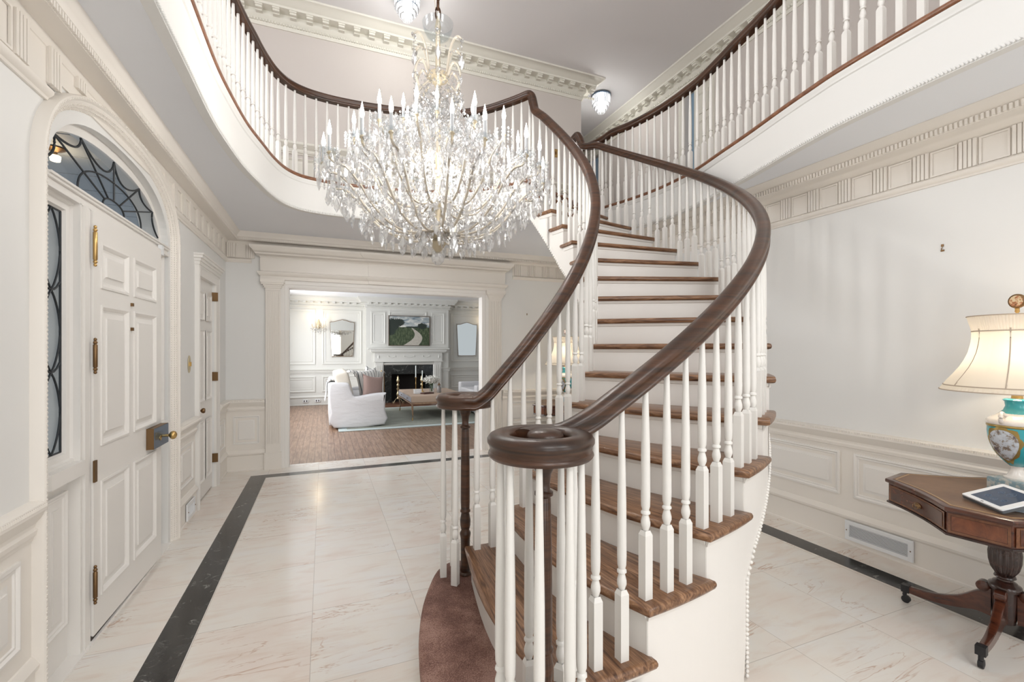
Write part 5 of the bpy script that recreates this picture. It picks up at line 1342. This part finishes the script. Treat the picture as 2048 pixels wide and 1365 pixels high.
    for q in range(4):
        a = math.radians(10 + 90 * q)
        path = [(.045, .165), (.10, .150), (.17, .112), (.25, .088), (.33, .080), (.395, .082)]; wid = [.14, .10, .062, .044, .036, .034]
        R = []; cc = cr([(x, z, w_) for (x, z), w_ in zip(path, wid)], 5)
        for i, v in enumerate(cc):
            f = i / (len(cc) - 1); hw = .019 - .005 * f
            R.append([(v.x, -hw, v.y + v.z * .5 - .005), (v.x, -hw * .6, v.y + v.z * .5), (v.x, hw * .6, v.y + v.z * .5), (v.x, hw, v.y + v.z * .5 - .005), (v.x, hw, v.y - v.z * .5), (v.x, -hw, v.y - v.z * .5)])
        m = MB(); m.M = Matrix.Rotation(a, 4, 'Z'); m.rows(R)
        m.M = Matrix.Rotation(a, 4, 'Z') @ Matrix.Translation((.075, -.022, .232)) @ Matrix.Rotation(-PI / 2, 4, 'X'); m.lathe([(.020, 0), (.026, .004), (.026, .040), (.020, .044)], n=16); lg = m.build('leg', MAHOG, t, 40)
        m = MB(); m.M = Matrix.Rotation(a, 4, 'Z'); m.obox((.385, 0, .080), (.036, .036, .040)); m.tube([(.39, 0, .062), (.392, 0, .038)], .010, 8)
        m.M = m.M @ Matrix.Translation((.385, -.012, .020)) @ Matrix.Rotation(-PI / 2, 4, 'X'); m.lathe([(.008, 0), (.020, .003), (.020, .021), (.008, .024)], n=16); m.build('caster', BLACK, lg, 40)
    return t
TPOS = (3.09, 1.17, 0)
drum_table('mahogany drum table with leather top and claw castered legs, holding lamp and tablet', TPOS, math.radians(90))
drum_table('mahogany drum table behind the stairs in the far right corner', (3.00, 5.50, 0), math.radians(95))

TURQ = mat('turquoise porcelain', (.035, .37, .43), .08, Coat_Weight=.6)
GILT = mat('gilt porcelain', (.42, .30, .10), .25, .6)
SCN = mat('painted vignette', (.7, .7, .68), .15); N, L, b = nodes(SCN)
n1 = noise(N, L, coords(N, L), 26, 5, .7, .4); r = ramp(N, [(.36, (.10, .09, .13)), (.44, (.28, .22, .16)), (.50, (.52, .56, .62)), (.70, (.66, .70, .76))]); L.new(n1.outputs[0], r.inputs[0]); L.new(r.outputs[0], b.inputs['Base Color'])
SHADE = bpy.data.materials.new('pleated silk shade'); SHADE.use_nodes = True; N, L = SHADE.node_tree.nodes, SHADE.node_tree.links
N.remove(N['Principled BSDF']); df = N.new('ShaderNodeBsdfDiffuse'); ts_ = N.new('ShaderNodeBsdfTranslucent'); mx = N.new('ShaderNodeMixShader')
df.inputs[0].default_value = (.80, .74, .66, 1); ts_.inputs[0].default_value = (.82, .77, .68, 1); mx.inputs[0].default_value = .45
L.new(df.outputs[0], mx.inputs[1]); L.new(ts_.outputs[0], mx.inputs[2]); L.new(mx.outputs[0], N['Material Output'].inputs[0])
PLIN = mat('speckled blue stone', (.35, .42, .44), .3); N, L, b = nodes(PLIN)
r = ramp(N, [(.45, (.20, .30, .34)), (.6, (.50, .50, .46))]); L.new(noise(N, L, coords(N, L), 60, 4).outputs[0], r.inputs[0]); L.new(r.outputs[0], b.inputs['Base Color'])
def lamp(lab, loc, rz, power):
    t = thing('table_lamp', lab, 'table lamp', loc, rz, group='matching porcelain lamps')
    MB().slab([(-.078, -.078), (.078, -.078), (.078, .078), (-.078, .078)], .0, .062, .005).build('plinth', PLIN, t, 40)
    MB().lathe([(.048, .062), (.050, .070), (.037, .078), (.033, .088), (.024, .105), (.022, .118), (.030, .128)], n=28).build('foot', PORC, t, 50)
    VS = 28; prof = [(.028, .126), (.048, .146), (.070, .172), (.086, .200), (.099, .232), (.107, .268), (.110, .300), (.109, .337)]
    MB().lathe(prof, n=40).build('vase_body', TURQ, t, 60)
    MB().lathe([(.109, .336), (.113, .342), (.113, .354), (.103, .366), (.082, .380), (.064, .394)], n=40).build('shoulder', PORC, t, 60)
    MB().lathe([(.065, .393), (.050, .41), (.043, .430), (.046, .452), (.054, .462), (.046, .468), (.015, .470)], n=32).build('neck', TURQ, t, 60)
    MB().lathe([(.109, .324), (.112, .328), (.112, .335), (.109, .338)], n=40).build('gilt_band', GILT, t, 60)
    def onbody(R_, a_):      # radius of the body at height
        for (r0, z0), (r1, z1) in zip(prof, prof[1:]):
            if z0 <= R_ <= z1: return r0 + (r1 - r0) * (R_ - z0) / (z1 - z0)
        return prof[-1][0]
    for ctr in (0, PI):
        for nm, sc, m_, off in (('gilt_border', 1.22, GILT, .0015), ('vignette', 1.0, SCN, .003)):
            m = MB(); R = []
            for rr2 in (0.001, .35, .7, 1.0):
                row = []
                for k in range(36):
                    a = 2 * PI * k / 36; wv = (1 + .07 * math.sin(a * 9)) if (sc > 1 and rr2 == 1) else 1
                    z = .238 + .080 * rr2 * sc * wv * math.sin(a) * (1 if math.sin(a) < 0 else .95); u = .58 * rr2 * sc * wv * math.cos(a) * (1 + .12 * math.sin(a))
                    z = min(max(z, .135), .330); q = onbody(z, 0) + off; row.append((q * math.cos(ctr + u), q * math.sin(ctr + u), z))
                R.append(row)
            m.rows(R, True, False); m.build(nm, m_, t, 60)
    for sgn in (-1, 1):      # scroll handles of white porcelain
        m = MB().tube([(sgn * p.y, p.x, p.z) for p in cr([(0, .103, .350), (.008, .125, .362), (.008, .125, .388), (0, .103, .400), (0, .082, .388), (.016, .070, .370), (.038, .078, .354), (.060, .092, .347)], 5)], lambda f: .010 - .005 * f, 10); m.build('scroll_handle', PORC, t, 60)
    MB().lathe([(.022, .466), (.02, .50), (.012, .51), (.008, .62), (.006, .905), (.010, .91), (.008, .92), (.010, .925), (.005, .93)], n=14).build('lamp_stem', BRASS, t, 50)
    m = MB(); m.M = Matrix.Translation((0, 0, .963)) @ Matrix.Rotation(PI / 2, 4, 'Y'); m.lathe([(.001, -.008), (.030, -.008), (.036, -.004), (.036, .004), (.030, .008), (.001, .008)], n=28); fi = m.build('finial', OLDBR, t, 40)
    for sg in (-1, 1):
        m = MB(); m.M = Matrix.Translation((sg * .0085, 0, .963)) @ Matrix.Rotation(sg * PI / 2, 4, 'Y'); m.lathe([(.001, .0), (.028, .0), (.027, .002), (.001, .003)], n=28)
        FNM = bpy.data.materials.get('painted finial')
        if not FNM:
            FNM = mat('painted finial', (.6, .5, .35), .2); N, L, b = nodes(FNM); r = ramp(N, [(.38, (.16, .10, .05)), (.48, (.50, .20, .10)), (.56, (.70, .55, .34)), (.7, (.76, .70, .52))]); L.new(noise(N, L, coords(N, L), 60, 4, .7).outputs[0], r.inputs[0]); L.new(r.outputs[0], b.inputs['Base Color'])
        m.build('painted_disc', FNM, fi, 40)
    # bell shade, pleated bands top and bottom
    SP = [(.183, .890), (.177, .868), (.166, .825), (.161, .803), (.162, .775), (.166, .745), (.175, .702), (.190, .662), (.208, .626), (.233, .588), (.258, .554), (.274, .530), (.290, .506)]
    m = MB(); R = []; NS = 192
    for i, (r_, z) in enumerate(SP):
        row = []
        for k in range(NS):
            a = 2 * PI * k / NS; lobe = -.010 * abs(math.sin(a * 4)) ** .5 * (0 if i < 3 or i > 10 else 1) * (-1) * .4
            pl2 = .0022 * math.cos(96 * a + z * 260) if (i <= 3 or i >= 11) else 0
            row.append(((r_ + lobe + pl2) * math.cos(a), (r_ + lobe + pl2) * math.sin(a), z))
        R.append(row)
    m.rows(R, True, False); m.build('lamp_shade', SHADE, t, 30)
    m = MB(); TRM = mat('shade trim', (.50, .42, .34), .9)
    for r_, z in ((.1845, .890), (.1645, .812), (.2755, .531), (.2915, .506)): m.tube([(r_ * math.cos(2 * PI * k / 64), r_ * math.sin(2 * PI * k / 64), z) for k in range(65)], .003, 6, False)
    for k in range(8):
        a = PI / 8 + k * PI / 4; m.tube([((r_ + .002) * math.cos(a), (r_ + .002) * math.sin(a), z) for r_, z in SP[2:12]], .003, 6)
    m.build('shade_braid', TRM, t, 50)
    for sg in (-1, 1): MB().lathe([(.012, .60), (.015, .62), (.028, .66), (.030, .69), (.015, .72), (.001, .725)], (sg * .05, 0, 0), 12).build('bulb', emis('lamp bulb', (1, .82, .58), 10) if not bpy.data.materials.get('lamp bulb') else bpy.data.materials['lamp bulb'], t, 60)
    point('table_lamp_light', (0, 0, .66), power, (1, .88, .72), .06, t)
lamp('turquoise porcelain lamp with pleated silk shade on the near drum table', (3.25, 1.185, .701), math.radians(170), 3.5)
lamp('turquoise porcelain lamp with pleated shade behind the stairs in the far corner', (3.10, 5.60, .701), math.radians(200), 5)

# tablet on its dark sleeve
ta = thing('tablet', 'white framed tablet lying tilted on the near drum table', 'tablet', (2.80, 1.10, .702))
A, B_, C_ = Vector((2.848, 1.233, .721)), Vector((2.716, 1.041, .721)), Vector((3.020, 1.205, .776))
U = (B_ - A).normalized(); V = (C_ - A); V = (V - U * V.dot(U)).normalized(); Nn = U.cross(V); Nn = Nn if Nn.z > 0 else -Nn
fr = (A - ta.location, U, V, Nn)
def pl_box(u0, u1, v0, v1, h0, h1, r=.008):
    P = []
    for cx, cy, a0 in ((u0 + r, v0 + r, 180), (u1 - r, v0 + r, 270), (u1 - r, v1 - r, 0), (u0 + r, v1 - r, 90)):
        for k in range(4): a = math.radians(a0 + 30 * k); P.append((cx + r * math.cos(a), cy + r * math.sin(a)))
    m = MB().slab(P, h0, h1, 0); o = Vector(fr[0]); m.v = [tuple(o + fr[1] * x + fr[2] * y + fr[3] * z) for x, y, z in m.v]; return m
pl_box(0, .235, 0, .178, -.016, -.004).build('sleeve', mat('grey tablet case', (.10, .11, .12), .5), ta, 30)
pl_box(.001, .234, .001, .177, -.004, .002).build('body', WHITEM, ta, 30)
SCR = mat('tablet screen', (.035, .06, .11), .08); pl_box(.032, .203, .020, .158, .002, .0026, .002).build('screen', SCR, ta, 0)
o = Vector(fr[0]); ICM = mat('screen icon', (.16, .24, .36), .3)
for u, v, r_ in ((.080, .060, .011), (.125, .052, .013), (.165, .064, .011), (.085, .112, .011), (.130, .118, .016)):
    ic = MB(); ic.tube([tuple(o + U * (u + r_ * math.cos(2 * PI * k / 16)) + V * (v + r_ * math.sin(2 * PI * k / 16)) + Nn * .003) for k in range(17)], .0006, 4)
    ic.tube([tuple(o + U * (u - r_ * .5) + V * v + Nn * .003), tuple(o + U * (u + r_ * .5) + V * v + Nn * .003)], .0008, 4); ic.build('screen_icon', ICM, ta, 0)
bt = pl_box(.110, .125, .006, .012, .0021, .0026, .002); bt.build('home_button', mat('button grey', (.25, .25, .26), .3), ta, 0)
st_ = MB().box(-.03, .16, -.09, .06, 0, .006); st_.v = [(x + .03, y, z) for x, y, z in st_.v]
pp = tag(MB().slab([(-.09, -.07), (.09, -.07), (.09, .07), (-.09, .07)], 0, .004, 0).build('notepad', mat('bluish paper', (.45, .52, .60), .6), None, 0), 'flat blue grey pad under the right side of the tablet', 'notepad'); pp.location = (2.93, 1.02, .7025); pp.rotation_euler = (0, 0, .3)
